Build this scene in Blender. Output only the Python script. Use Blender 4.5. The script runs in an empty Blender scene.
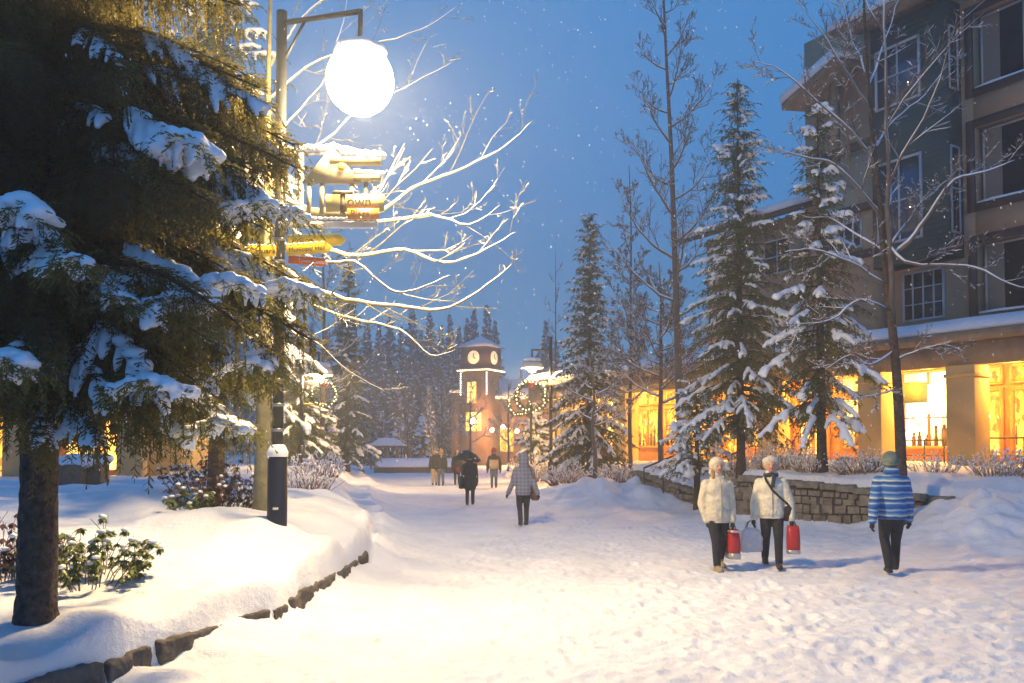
import bpy, bmesh, math, random
import numpy as np
from mathutils import Vector, Matrix
R = math.radians
C = bpy.context.scene.collection
SC = bpy.context.scene
# ---------------------------------------------------------------- camera
F, SH, TH = 850.0, 73.8, R(2.0)
cam = bpy.data.cameras.new('camera'); camo = bpy.data.objects.new('camera', cam); C.objects.link(camo)
cam.sensor_width = 36; cam.lens = F*36/1024; cam.shift_y = SH/1024; cam.clip_end = 3000; cam.clip_start = .05
camo.location = (0, 0, 1.9); camo.rotation_euler = (R(90)+TH, 0, 0)
SC.camera = camo
# ---------------------------------------------------------------- sky at blue hour
w = bpy.data.worlds.new('World'); SC.world = w; w.use_nodes = True
wn = w.node_tree; wn.nodes.clear()
wo = wn.nodes.new('ShaderNodeOutputWorld'); bg = wn.nodes.new('ShaderNodeBackground')
sky = wn.nodes.new('ShaderNodeTexSky'); sky.sky_type = 'NISHITA'; sky.sun_disc = False
sky.sun_elevation = R(-3.5); sky.sun_rotation = R(150); sky.air_density = 1.0; sky.dust_density = .3; sky.ozone_density = 4.0
tc = wn.nodes.new('ShaderNodeTexCoord'); sep = wn.nodes.new('ShaderNodeSeparateXYZ')
rmp = wn.nodes.new('ShaderNodeValToRGB')
rmp.color_ramp.elements[0].position = 0.0; rmp.color_ramp.elements[0].color = (.14, .37, .66, 1)
rmp.color_ramp.elements[1].position = .75; rmp.color_ramp.elements[1].color = (.012, .18, .46, 1)
e = rmp.color_ramp.elements.new(.28); e.color = (.03, .235, .55, 1)
nz = wn.nodes.new('ShaderNodeTexNoise'); nz.inputs['Scale'].default_value = 1.7; nz.inputs['Detail'].default_value = 3
mx = wn.nodes.new('ShaderNodeMix'); mx.data_type = 'RGBA'; mx.inputs[7].default_value = (.13, .32, .56, 1)
mr = wn.nodes.new('ShaderNodeMapRange'); mr.inputs[1].default_value = .42; mr.inputs[2].default_value = .85; mr.inputs[4].default_value = .35
ad = wn.nodes.new('ShaderNodeMix'); ad.data_type = 'RGBA'; ad.blend_type = 'ADD'; ad.inputs[0].default_value = 1
sk = wn.nodes.new('ShaderNodeVectorMath'); sk.operation = 'SCALE'; sk.inputs['Scale'].default_value = 2.0
L = wn.links.new
L(tc.outputs['Generated'], sep.inputs[0]); L(sep.outputs['Z'], rmp.inputs[0])
L(tc.outputs['Generated'], nz.inputs['Vector']); L(nz.outputs[0], mr.inputs[0]); L(mr.outputs[0], mx.inputs[0])
L(rmp.outputs[0], mx.inputs[6]); L(sky.outputs[0], sk.inputs[0]); L(mx.outputs[2], ad.inputs[6]); L(sk.outputs[0], ad.inputs[7])
L(ad.outputs[2], bg.inputs[0]); bg.inputs[1].default_value = .84
L(bg.outputs[0], wo.inputs[0])
SC.view_settings.view_transform = 'Standard'; SC.view_settings.look = 'None'
SC.view_settings.exposure = 0.42; SC.view_settings.gamma = 1
cy = SC.cycles
cy.use_denoising = True; cy.max_bounces = 6; cy.diffuse_bounces = 3; cy.glossy_bounces = 2; cy.transmission_bounces = 2
cy.transparent_max_bounces = 12; cy.volume_bounces = 0; cy.use_adaptive_sampling = True; cy.adaptive_threshold = .02
cy.sample_clamp_indirect = 4; cy.caustics_reflective = False; cy.caustics_refractive = False
LAMP_POWER = 4300
# ---------------------------------------------------------------- helpers
def at(px, py, Y):
    a = (px-512)/F; b = (341.5+SH-py)/F
    d = Vector((a, math.cos(TH)-b*math.sin(TH), math.sin(TH)+b*math.cos(TH)))
    d *= Y/d.y
    return Vector((d.x, d.y, d.z+1.9))
def rng(seed): return random.Random(seed)
def hashn(ix, iy, s):
    n = (ix.astype(np.int64)*374761393 + iy.astype(np.int64)*668265263 + s*144269) & 0xffffffff
    n = ((n ^ (n >> 13))*1274126177) & 0xffffffff
    return ((n ^ (n >> 16)) & 0xffff)/65535.0
def vn(x, y, s=0):
    x = np.asarray(x, float); y = np.asarray(y, float)
    ix = np.floor(x); iy = np.floor(y); fx = x-ix; fy = y-iy
    fx = fx*fx*(3-2*fx); fy = fy*fy*(3-2*fy)
    a = hashn(ix, iy, s); b = hashn(ix+1, iy, s); c = hashn(ix, iy+1, s); d = hashn(ix+1, iy+1, s)
    return (a*(1-fx)+b*fx)*(1-fy)+(c*(1-fx)+d*fx)*fy-.5
def sm(t): t = np.clip(t, 0, 1); return t*t*(3-2*t)
# ---------------------------------------------------------------- terrain
LY = [0, 5, 6.8, 7.4, 9, 12, 15, 17, 21, 25, 32, 40, 60, 90, 300]
LX = [-5.2, -3.8, -3.32, -3.02, -2.5, -2.17, -2.22, -2.6, -3.2, -4.1, -5.4, -6.6, -12, -18, -60]
RY = [0, 11, 14, 16, 17.3, 18, 19.3, 21, 23, 24.6, 26.5, 28, 29.5, 33, 38, 42, 50, 60, 90, 300]
RX = [60, 34, 22, 14, 10.5, 8.96, 7, 5.6, 5.5, 5.25, 4.6, 3.95, 3.4, 2.9, 2.2, 1.6, 1.7, 3, 9, 60]
def edge_top_L(y): return np.interp(y, [5, 9, 12, 15, 18, 60], [.30, .36, .46, .5, .45, .4])
def edge_top_R(y): return np.interp(y, [16, 17.3, 18, 19.3, 21, 22, 24.6, 26.5, 28, 30], [.62, .74, .92, 1.16, 1.27, .95, .74, .95, 1.22, .9])
def ground(x, y):
    x = np.asarray(x, float); y = np.asarray(y, float)
    n1 = vn(x*.5, y*.5, 1); n2 = vn(x*1.7, y*1.7, 2); n3 = vn(x*5, y*5, 3); n4 = vn(x*12, y*12, 4); n5 = vn(x*28, y*28, 5)
    ch = vn(x*3.1+9, y*3.1, 21); z = .03*n1 + .035*n2 + .035*n3 + .035*n4*np.clip(1.3-y/26, 0, 1) + .014*n5*np.clip(1.2-y/14, 0, 1) + .05*np.clip(ch-.22, 0, 1)*np.clip(1.4-y/22, 0, 1) - .06*np.clip(-.25-n3, 0, 1)
    # left planter
    wob = .10*vn(y*1.3, x*0, 7) + .05*vn(y*4, x*0, 8)
    dL = np.interp(y, LY, LX)+wob - x
    wL = np.interp(y, [13, 18, 25], [.09, .8, 2.0])
    et = edge_top_L(y)
    zin = np.interp(y, [5, 7, 9, 10.8, 13, 20, 34, 60, 120], [.36, .42, .62, .80, .9, 1.0, .95, .8, .5])
    pl = et + (zin-et)*sm(dL/1.3) + .12*n1 + .10*n2 + .035*n3 + .10*np.clip(n2, 0, 1)
    pl = pl + .10*np.exp(-((dL-.15)/.22)**2)*(.6+n2)
    for (mxx, my, r, h) in [(-2.99, 10.75, .6, .26), (-2.55, 12.4, .55, .32), (-3.9, 11.6, .7, .22), (-2.6, 14.8, .7, .2), (-3.3, 8.2, .45, .12), (-7.0, 15, 1.4, .2), (-5.2, 18.5, 1.2, .18), (-3.95, 7.0, .75, .17)]:
        pl = pl + h*np.exp(-((x-mxx)**2+(y-my)**2)/(r*r))
    s = sm((dL+.02)/wL)
    # snow heaped against the kerb
    heap = np.exp(-np.clip(-dL, 0, 9)/.5)*np.clip(.20+.34*vn(y*1.1, y*0, 11)+.2*vn(y*3.1, x*1.5, 12), 0, 1)*np.interp(y, [5, 7, 10, 14], [.24, .45, .7, 1.2])
    z = z + heap*(1-s)
    z = z*(1-s) + pl*s
    # right terrace
    xr = np.interp(y, RY, RX); g = (np.interp(y+.25, RY, RX)-np.interp(y-.25, RY, RX))/.5
    dR = (x-xr)/np.sqrt(1+g*g) + .05*vn(x*3, y*3, 9)
    wR = np.interp(y, [15.5, 16.8, 28.2, 30], [1.2, .1, .1, 2.2])
    eR = edge_top_R(y)
    zr = np.interp(y, [14, 28, 40, 60, 120], [1.22, 1.35, 1.1, .8, .4])
    tr = eR+(zr-eR)*sm(dR/1.8) + .07*n1 + .07*n2 + .02*n3
    s2 = sm((dR-.09)/wR)
    heap = np.exp(-np.clip(-dR, 0, 9)/.55)*np.clip(.22+.3*vn(x*1.4, y*1.4, 13), 0, 1)*.6
    heap = heap + .42*np.exp(-np.clip(-dR-.2, 0, 9)/1.4)*np.exp(-((y-28.5)/3.2)**2)*(.8+1.2*n2)
    z = z + heap*(1-s2)
    z = z*(1-s2)+tr*s2
    for (mxx, my, rx, ry, h) in [(9.35, 16.9, 1.25, 1.9, .80), (11.5, 15.6, 1.8, 1.6, .38), (2.6, 27.6, 1.5, 1.5, .62), (3.9, 26.6, .7, .9, .25), (1.9, 31, 1.2, 2.2, .35)]:
        b = h*np.exp(-(((x-mxx)/rx)**2+((y-my)/ry)**2))*(1+.25*n2+.12*n3)
        z = z + b*np.where(dR > 0, .15, 1.0)
    return z
def gz(x, y): return float(ground(np.array([x]), np.array([y]))[0])
# ---------------------------------------------------------------- materials
MATS = {}
def mat(name, col, rough=.7, metal=0, bump=0, bscale=20, var=0, vscale=6, emit=None, es=0, dist=.02):
    if name in MATS: return MATS[name]
    m = bpy.data.materials.new(name); m.use_nodes = True; nt = m.node_tree; b = nt.nodes['Principled BSDF']
    b.inputs['Base Color'].default_value = (*col, 1); b.inputs['Roughness'].default_value = rough; b.inputs['Metallic'].default_value = metal
    t = nt.nodes.new('ShaderNodeTexCoord')
    if var:
        n = nt.nodes.new('ShaderNodeTexNoise'); n.inputs['Scale'].default_value = vscale; n.inputs['Detail'].default_value = 5
        r = nt.nodes.new('ShaderNodeMapRange'); r.inputs[1].default_value = .3; r.inputs[2].default_value = .7
        r.inputs[3].default_value = 1-var; r.inputs[4].default_value = 1+var
        v = nt.nodes.new('ShaderNodeVectorMath'); v.operation = 'SCALE'; v.inputs[0].default_value = col
        nt.links.new(t.outputs['Object'], n.inputs['Vector']); nt.links.new(n.outputs[0], r.inputs[0])
        nt.links.new(r.outputs[0], v.inputs['Scale']); nt.links.new(v.outputs[0], b.inputs['Base Color'])
    if bump:
        n = nt.nodes.new('ShaderNodeTexNoise'); n.inputs['Scale'].default_value = bscale; n.inputs['Detail'].default_value = 4
        bp = nt.nodes.new('ShaderNodeBump'); bp.inputs['Strength'].default_value = bump; bp.inputs['Distance'].default_value = dist
        nt.links.new(t.outputs['Object'], n.inputs['Vector']); nt.links.new(n.outputs[0], bp.inputs['Height']); nt.links.new(bp.outputs[0], b.inputs['Normal'])
    if emit:
        b.inputs['Emission Color'].default_value = (*emit, 1); b.inputs['Emission Strength'].default_value = es
    MATS[name] = m
    return m
M = {}
M['snow'] = mat('snow', (.80, .83, .88), .55, bump=.35, bscale=40, dist=.01, var=.03, vscale=9)
M['needle_haze'] = mat('haze_tinted_needles', (.15, .18, .21), .8, var=.35, vscale=.4)  # pale blue of distant haze mixed into snow dusted forest needles
M['needle_d'] = mat('dark_needles', (.030, .038, .012), .6, var=.5, vscale=4)
M['needle'] = mat('needles', (.045, .065, .020), .65, var=.45, vscale=3)
M['needle2'] = mat('needles_grey', (.06, .08, .04), .65, var=.4, vscale=2)
M['bark'] = mat('bark', (.075, .050, .036), .95, bump=1, bscale=26, var=.6, vscale=16, dist=.06)
M['aspen'] = mat('pale_bark', (.20, .18, .10), .85, bump=.6, bscale=25, var=.3, vscale=7, dist=.02)
M['twig'] = mat('twig_bark', (.13, .095, .07), .9, var=.3)
M['black'] = mat('black_metal', (.010, .012, .016), .5, metal=.1, bump=.1, bscale=60)
M['white'] = mat('white_enamel', (.7, .7, .68), .35)
def translucent(m, amt, col):
    nt = m.node_tree; b = nt.nodes['Principled BSDF']; o = nt.nodes['Material Output']; t = nt.nodes.new('ShaderNodeBsdfTranslucent'); x = nt.nodes.new('ShaderNodeMixShader')
    t.inputs[0].default_value = (*col, 1); x.inputs[0].default_value = amt; nt.links.new(b.outputs[0], x.inputs[1]); nt.links.new(t.outputs[0], x.inputs[2]); nt.links.new(x.outputs[0], o.inputs[0])
translucent(M['needle'], .4, (.30, .29, .06)); translucent(M['needle_d'], .4, (.24, .21, .05))
def snow_ground_material():
    m = bpy.data.materials.new('trodden_snow'); m.use_nodes = True; nt = m.node_tree; b = nt.nodes['Principled BSDF']; N = nt.nodes.new; K = nt.links.new
    t = N('ShaderNodeTexCoord')
    n = N('ShaderNodeTexNoise'); n.inputs['Scale'].default_value = 1.1; n.inputs['Detail'].default_value = 6
    cr = N('ShaderNodeValToRGB'); cr.color_ramp.elements[0].position = .25; cr.color_ramp.elements[0].color = (.70, .73, .79, 1)
    cr.color_ramp.elements[1].position = .6; cr.color_ramp.elements[1].color = (.83, .86, .90, 1)
    d = N('ShaderNodeTexNoise'); d.inputs['Scale'].default_value = 9; d.inputs['Detail'].default_value = 6; d.inputs['Roughness'].default_value = .7
    dp = N('ShaderNodeTexNoise'); dp.inputs['Scale'].default_value = .45; dp.inputs['Detail'].default_value = 2
    r1 = N('ShaderNodeMapRange'); r1.inputs[1].default_value = .60; r1.inputs[2].default_value = .68
    r2 = N('ShaderNodeMapRange'); r2.inputs[1].default_value = .50; r2.inputs[2].default_value = .64
    mu = N('ShaderNodeMath'); mu.operation = 'MULTIPLY'; mu2 = N('ShaderNodeMath'); mu2.operation = 'MULTIPLY'; mu2.inputs[1].default_value = .6
    mix = N('ShaderNodeMix'); mix.data_type = 'RGBA'; mix.inputs[7].default_value = (.42, .36, .28, 1)
    K(t.outputs['Object'], n.inputs['Vector']); K(t.outputs['Object'], d.inputs['Vector']); K(t.outputs['Object'], dp.inputs['Vector'])
    K(n.outputs[0], cr.inputs[0]); K(d.outputs[0], r1.inputs[0]); K(dp.outputs[0], r2.inputs[0]); K(r1.outputs[0], mu.inputs[0]); K(r2.outputs[0], mu.inputs[1])
    K(mu.outputs[0], mu2.inputs[0]); K(mu2.outputs[0], mix.inputs[0]); K(cr.outputs[0], mix.inputs[6]); K(mix.outputs[2], b.inputs['Base Color'])
    b.inputs['Roughness'].default_value = .6
    n2 = N('ShaderNodeTexNoise'); n2.inputs['Scale'].default_value = 14; n2.inputs['Detail'].default_value = 8; n2.inputs['Roughness'].default_value = .65
    bp = N('ShaderNodeBump'); bp.inputs['Strength'].default_value = .6; bp.inputs['Distance'].default_value = .05
    K(t.outputs['Object'], n2.inputs['Vector']); K(n2.outputs[0], bp.inputs['Height']); K(bp.outputs[0], b.inputs['Normal'])
    return m
M['ground'] = snow_ground_material()
# ---------------------------------------------------------------- mesh builder
ICO = {}
def ico(sub):
    if sub not in ICO:
        bm = bmesh.new(); bmesh.ops.create_icosphere(bm, subdivisions=sub, radius=1)
        ICO[sub] = (np.array([v.co[:] for v in bm.verts]), np.array([[v.index for v in f.verts] for f in bm.faces])); bm.free()
    return ICO[sub]
def rough(o, st, sz):
    tx_ = bpy.data.textures.get('clouds_%g' % sz) or bpy.data.textures.new('clouds_%g' % sz, 'CLOUDS'); tx_.noise_scale = sz; tx_.noise_depth = 3
    dm = o.modifiers.new('d', 'DISPLACE'); dm.texture = tx_; dm.strength = st; dm.mid_level = .5; dm.texture_coords = 'LOCAL'
class MB:
    def __init__(s): s.v = []; s.f = []; s.n = 0
    def add(s, vs, fs):
        vs = np.asarray(vs, float).reshape(-1, 3); s.v.append(vs)
        k = s.n; s.f.extend([tuple(int(i)+k for i in f) for f in fs]); s.n += len(vs); return s
    def box(s, c, size, rz=0, rx=0, ry=0, taper=1):
        hx, hy, hz = size[0]/2, size[1]/2, size[2]/2
        p = [(-hx, -hy, -hz), (hx, -hy, -hz), (hx, hy, -hz), (-hx, hy, -hz), (-hx*taper, -hy*taper, hz), (hx*taper, -hy*taper, hz), (hx*taper, hy*taper, hz), (-hx*taper, hy*taper, hz)]
        if rz or rx or ry:
            m = Matrix.Rotation(rz, 3, 'Z') @ Matrix.Rotation(ry, 3, 'Y') @ Matrix.Rotation(rx, 3, 'X'); p = [tuple(m @ Vector(q)) for q in p]
        return s.add([(q[0]+c[0], q[1]+c[1], q[2]+c[2]) for q in p], [(0, 3, 2, 1), (4, 5, 6, 7), (0, 1, 5, 4), (1, 2, 6, 5), (2, 3, 7, 6), (3, 0, 4, 7)])
    def b2(s, a, b): return s.box([(a[i]+b[i])/2 for i in range(3)], [abs(b[i]-a[i]) for i in range(3)])
    def tube(s, pts, rad, n=6, cap=True, sq=1.0):
        P = np.array([tuple(p) for p in pts], float); k = len(P)
        if not hasattr(rad, '__len__'): rad = [rad]*k
        T = np.gradient(P, axis=0); T /= (np.linalg.norm(T, axis=1, keepdims=True)+1e-9)
        ref = np.array([0, 0, 1.0]) if abs(T[0][2]) < .9 else np.array([1.0, 0, 0])
        a = np.linspace(0, 2*math.pi, n, endpoint=False); out = []
        for i in range(k):
            u = np.cross(T[i], ref); u /= (np.linalg.norm(u)+1e-9); v = np.cross(u, T[i])
            ref = v
            out.append(P[i]+rad[i]*(np.cos(a)[:, None]*u+sq*np.sin(a)[:, None]*v))
        fs = [(i*n+j, i*n+(j+1) % n, (i+1)*n+(j+1) % n, (i+1)*n+j) for i in range(k-1) for j in range(n)]
        if cap: fs += [tuple(range(n-1, -1, -1)), tuple((k-1)*n+j for j in range(n))]
        return s.add(np.concatenate(out), fs)
    def blob(s, c, r, sub=2, seed=0, amp=.2):
        v, f = ico(sub)
        r = np.array(r if hasattr(r, '__len__') else (r, r, r), float)
        if amp:
            q = v*1.7+seed*3.17
            d = 1+amp*(np.sin(q[:, 0]*2.1+q[:, 1]*1.3+seed)+np.sin(q[:, 1]*2.7+q[:, 2]*1.9+seed*2.3)+np.sin(q[:, 2]*2.3+q[:, 0]*2.9+seed*1.7))/2
            v = v*d[:, None]
        return s.add(v*r+np.array(tuple(c)), f)
    def lathe(s, prof, c=(0, 0, 0), n=24):
        a = np.linspace(0, 2*math.pi, n, endpoint=False); vs = []
        for r, z in prof:
            for t in a: vs.append((c[0]+r*math.cos(t), c[1]+r*math.sin(t), c[2]+z))
        k = len(prof)
        return s.add(vs, [(i*n+j, i*n+(j+1) % n, (i+1)*n+(j+1) % n, (i+1)*n+j) for i in range(k-1) for j in range(n)])
    def prism(s, poly, y0, y1):
        # poly in (x,z), extruded along y
        n = len(poly); vs = [(x, y0, z) for x, z in poly]+[(x, y1, z) for x, z in poly]
        return s.add(vs, [tuple(range(n)), tuple(range(2*n-1, n-1, -1))]+[(i, i+n, (i+1) % n+n, (i+1) % n) for i in range(n)])
    def build(s, name, m, parent=None, smooth=False, bevel=0, remesh=0):
        me = bpy.data.meshes.new(name)
        v = np.concatenate(s.v) if s.v else np.zeros((0, 3))
        cnt = np.array([len(f) for f in s.f], dtype=np.int32); idx = np.fromiter((i for f in s.f for i in f), dtype=np.int32)
        me.vertices.add(len(v)); me.vertices.foreach_set('co', v.astype(np.float32).ravel())
        me.loops.add(len(idx)); me.loops.foreach_set('vertex_index', idx)
        me.polygons.add(len(cnt)); me.polygons.foreach_set('loop_start', np.concatenate([[0], np.cumsum(cnt)[:-1]]).astype(np.int32))
        if smooth: me.polygons.foreach_set('use_smooth', np.ones(len(cnt), dtype=bool))
        me.update(calc_edges=True); me.validate()
        me.materials.append(m if not isinstance(m, str) else M[m])
        o = bpy.data.objects.new(name, me); C.objects.link(o)
        if parent: o.parent = parent
        if remesh:
            r = o.modifiers.new('r', 'REMESH'); r.mode = 'VOXEL'; r.voxel_size = remesh; r.use_smooth_shade = True
            q = o.modifiers.new('s', 'SMOOTH'); q.factor = .5; q.iterations = 3
        if bevel:
            b = o.modifiers.new('b', 'BEVEL'); b.width = bevel; b.segments = 2; b.limit_method = 'ANGLE'
        return o
def tag(o, label, cat, group=None, kind=None):
    o['label'] = label; o['category'] = cat
    if group: o['group'] = group
    if kind: o['kind'] = kind
    return o
def thing(name, label, cat, loc=(0, 0, 0), rz=0, group=None):
    o = bpy.data.objects.new(name, None); C.objects.link(o); o.location = loc; o.rotation_euler = (0, 0, rz)
    return tag(o, label, cat, group)
def dup(root, loc, rz=0, label=None, scale=None):
    r = root.copy(); C.objects.link(r); r.location = loc; r.rotation_euler = (0, 0, rz)
    if label: r['label'] = label
    if scale: r.scale = (scale,)*3
    for ch in list(root.children):
        c = ch.copy(); C.objects.link(c); c.parent = r
        for g in list(ch.children):
            d = g.copy(); C.objects.link(d); d.parent = c
    return r
def point_light(name, loc, power, col, rad=.1, parent=None):
    l = bpy.data.lights.new(name, 'POINT'); l.energy = power; l.color = col; l.shadow_soft_size = rad
    o = bpy.data.objects.new(name, l); C.objects.link(o); o.location = loc
    if parent: o.parent = parent
    return o
def text(name, body, size, m, parent, mtx, depth=.004, bold=0):
    c = bpy.data.curves.new(name, 'FONT'); c.body = body; c.size = size; c.extrude = depth; c.align_x = 'LEFT'; c.offset = bold
    tmp = bpy.data.objects.new(name, c); C.objects.link(tmp); dg = bpy.context.evaluated_depsgraph_get()
    me = bpy.data.meshes.new_from_object(tmp.evaluated_get(dg)); bpy.data.objects.remove(tmp); me.materials.clear(); me.materials.append(m)
    o = bpy.data.objects.new(name, me); C.objects.link(o); o.parent = parent; o.matrix_local = mtx
    return o
# ---------------------------------------------------------------- snowy ground sheet
def build_ground():
    xs = np.concatenate([[-400, -250, -150, -90, -60, -42, -32], np.arange(-26, -10, .35), np.arange(-10, -6, .12), np.arange(-6, -4, .045), np.arange(-4, 5, .032), np.arange(5, 12, .05), np.arange(12, 26, .4), [28, 34, 44, 62, 90, 150, 250, 400]])
    ys = [-60, -30, -12, -5, 0, 3]; y = 5.0
    while y < 160: ys.append(y); y += max(.035, (y/8)**1.25*.028)
    ys += [200, 280, 400, 700, 1200]; ys = np.array(ys)
    X, Y = np.meshgrid(xs, ys); Z = ground(X, Y)
    Z = np.where(Y < 4, 0, Z)
    # trodden lanes: boot prints pressed into the snow
    r = rng(12)
    lanes = [(-1.2, 6, .35, 24, .25), (.2, 6, .10, 26, .35), (1.6, 6, .02, 24, .4), (3.2, 6, -.02, 20, .5), (5, 7, -.1, 20, .5), (2.5, 6.5, .22, 17, .6), (-1.8, 8, .9, 15, .3)]
    P = []
    for (x0, y0, dx, y1, sp_) in lanes:
        for rep in range(3):
            y = y0+r.random(); x = x0+r.gauss(0, sp_); sd = 1
            while y < y1:
                P.append((x+sd*.11+r.gauss(0, .04), y, r.gauss(dx*.6, .15), r.uniform(.6, 1.2))); y += r.uniform(.6, .75); x += dx*.7*.35+r.gauss(0, .05); sd = -sd
    for k in range(110): P.append((r.uniform(-2.4, 7), r.uniform(6, 18), r.uniform(-1.5, 1.5), r.uniform(.4, 1)))
    for (px, py, an, dp) in P:
        i0, i1 = np.searchsorted(xs, px-.3), np.searchsorted(xs, px+.3); j0, j1 = np.searchsorted(ys, py-.3), np.searchsorted(ys, py+.3)
        if i1-i0 < 2 or j1-j0 < 2: continue
        dx_ = X[j0:j1, i0:i1]-px; dy_ = Y[j0:j1, i0:i1]-py; u = dx_*math.cos(an)-dy_*math.sin(an); v = dx_*math.sin(an)+dy_*math.cos(an)
        q = (u/.065)**2+(v/.155)**2; Z[j0:j1, i0:i1] += dp*(-.024*np.exp(-q**2*.6)+.014*np.exp(-(np.sqrt(q)-1.45)**2/.12))
    m = MB(); nx, ny = len(xs), len(ys)
    i = np.arange(nx-1)[None, :]+np.arange(ny-1)[:, None]*nx
    q = np.stack([i, i+1, i+1+nx, i+nx], -1).reshape(-1, 4)
    m.add(np.stack([X, Y, Z], -1), q)
    o = m.build('snowy_ground', 'ground', smooth=True); o['kind'] = 'structure'
build_ground()
# far slope of the valley behind the forest
def build_hill():
    m = MB(); xs = np.linspace(-500, 500, 60); ys = np.linspace(150, 420, 24)
    X, Y = np.meshgrid(xs, ys); Z = -1+np.clip((Y-150)/270, 0, 1)**.8*(26+10*vn(X/90, Y/90, 3)+14*vn(X/200, Y*0, 5)-X*.02)
    nx, ny = len(xs), len(ys); i = np.arange(nx-1)[None, :]+np.arange(ny-1)[:, None]*nx
    m.add(np.stack([X, Y, Z], -1), np.stack([i, i+1, i+1+nx, i+nx], -1).reshape(-1, 4))
    o = m.build('wooded_hill', mat('hill', (.10, .11, .12), .9, var=.5, vscale=.08), smooth=True); o['kind'] = 'structure'
build_hill()
# ---------------------------------------------------------------- stone kerb and retaining wall
M['stone'] = mat('rubble_stone', (.20, .165, .115), .9, bump=1, bscale=14, var=.45, vscale=5, dist=.04)
M['kerb'] = mat('kerb_stone', (.11, .095, .08), .9, bump=1, bscale=12, var=.4, vscale=4, dist=.04)
def stones_along(path, zt, zb, w, thick, r, m, jit=.02, gap=.97):
    # path: list of points; zt/zb functions of the point; upright stones side by side
    P = [Vector(p) for p in path]; k = 0; pos = 0
    seg = [(P[i+1]-P[i]).length for i in range(len(P)-1)]; tot = sum(seg)
    def ev(d):
        i = 0
        while i < len(seg)-1 and d > seg[i]: d -= seg[i]; i += 1
        t = min(1, d/seg[i]); return P[i].lerp(P[i+1], t), (P[i+1]-P[i]).normalized()
    while pos < tot:
        ww = r.uniform(*w); p, t = ev(min(tot, pos+ww/2)); n = Vector((t.y, -t.x))
        a, b = zb(p), zt(p)
        if b-a > .06:
            h = b-a+r.uniform(-jit, jit); th = thick*r.uniform(.9, 1.12)
            c = (p.x+n.x*r.uniform(-jit, jit), p.y+n.y*r.uniform(-jit, jit), a+h/2)
            m.box(c, (ww*gap if gap > .95 else ww-.03, th, h), rz=math.atan2(t.y, t.x)+r.uniform(-.04, .04), rx=r.uniform(-.03, .03), taper=r.uniform(.93, 1))
        pos += ww
ys = np.arange(4.2, 16.5, .25); pth = [(float(np.interp(y, LY, LX)+.10*vn(y*1.3, 0., 7)+.05*vn(y*4, 0., 8))-.13, float(y)) for y in ys if y < 12.6]
m = MB(); stones_along(pth, lambda p: float(edge_top_L(p.y))-.15, lambda p: -.15, (.18, .5), .32, rng(3), m, .025)
ko = m.build('stone_kerb', 'kerb', remesh=.02); rough(ko, .06, .12)
tag(ko, 'low stone kerb half buried in snow along the left planting bed', 'kerb')
def wall(y0, y1, label, cap_h):
    ys = np.arange(y0, y1, -.2) if y0 > y1 else np.arange(y0, y1, .2)
    pth = [(float(np.interp(y, RY, RX))+.12, float(y)) for y in ys]
    t = thing('retaining_wall', label, 'stone wall', (pth[0][0], pth[0][1], 0), group='snow topped rubble retaining walls')
    off = Vector((-pth[0][0], -pth[0][1]))
    r = rng(int(y0*10)); m = MB(); c = MB()
    pl = [(p[0]+off.x, p[1]+off.y) for p in pth]; ylo = pth[0][1]
    top = lambda p: float(edge_top_R(p.y+ylo))-.12
    zs = [-.1, .17, .34, .52, .70, .88, 1.1]
    for q in range(len(zs)-1):
        dz = r.uniform(-.03, .03)
        stones_along(pl, (lambda p, q=q: min(zs[q+1]+.05*math.sin(p.x*3.1+p.y*2.3+q), top(p)-cap_h)-.028), (lambda p, q=q: zs[q]+(.05*math.sin(p.x*3.1+p.y*2.3+q-1) if q else 0)), (.11, .34), .30, r, m, .012, .9)
    stones_along(pl, lambda p: top(p), lambda p: top(p)-cap_h, (.3, .6), .37, r, c, .015)
    rough(m.build('wall', 'stone', t, remesh=.011), .03, .07)
    mo = MB(); stones_along(pl, lambda p: top(p)-cap_h-.02, lambda p: -.1, (.3, .31), .20, r, mo, 0); mo.build('mortar', mat('mortar', (.07, .06, .05), .95), t); cp_ = c.build('capstones', mat('capstone', (.19, .165, .12), .9, bump=1, bscale=16, var=.4, vscale=6, dist=.04), t, remesh=.018); rough(cp_, .05, .1)
wall(28.0, 22.6, 'shorter rubble retaining wall beside the handrails, left of the two women', .13)
wall(21.6, 15.6, 'long rubble retaining wall behind the two women and the striped jacket', .14)
# ---------------------------------------------------------------- building kit (local frame: x along facade, y outwards, z up)
M['stucco'] = mat('tan_stucco', (.46, .285, .165), .9, bump=.4, bscale=30, var=.12, vscale=1.5, dist=.01)
M['stucco2'] = mat('cream_stucco', (.50, .35, .15), .85, bump=.4, bscale=30, var=.12, vscale=1.5, dist=.01)
M['trim'] = mat('brown_trim', (.075, .035, .024), .6, bump=.2, bscale=25, var=.2)
M['green'] = mat('green_siding', (.045, .075, .055), .6, var=.15, vscale=2)
M['beam'] = mat('weathered_beam', (.26, .18, .11), .8, bump=.5, bscale=12, var=.25, vscale=3)
M['orange'] = mat('orange_wood', (.45, .17, .04), .6, bump=.3, bscale=12, var=.25, vscale=2)
M['frame'] = mat('white_frame', (.5, .5, .5), .5)
M['darkglass'] = mat('dark_glass', (.010, .010, .012), .25)
M['skyglass'] = mat('reflecting_glass', (.10, .13, .17), .07, metal=.7)
M['roof'] = mat('roof_metal', (.08, .075, .075), .7)
M['wood'] = mat('timber', (.16, .10, .06), .8, bump=.5, bscale=15, var=.3)
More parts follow.
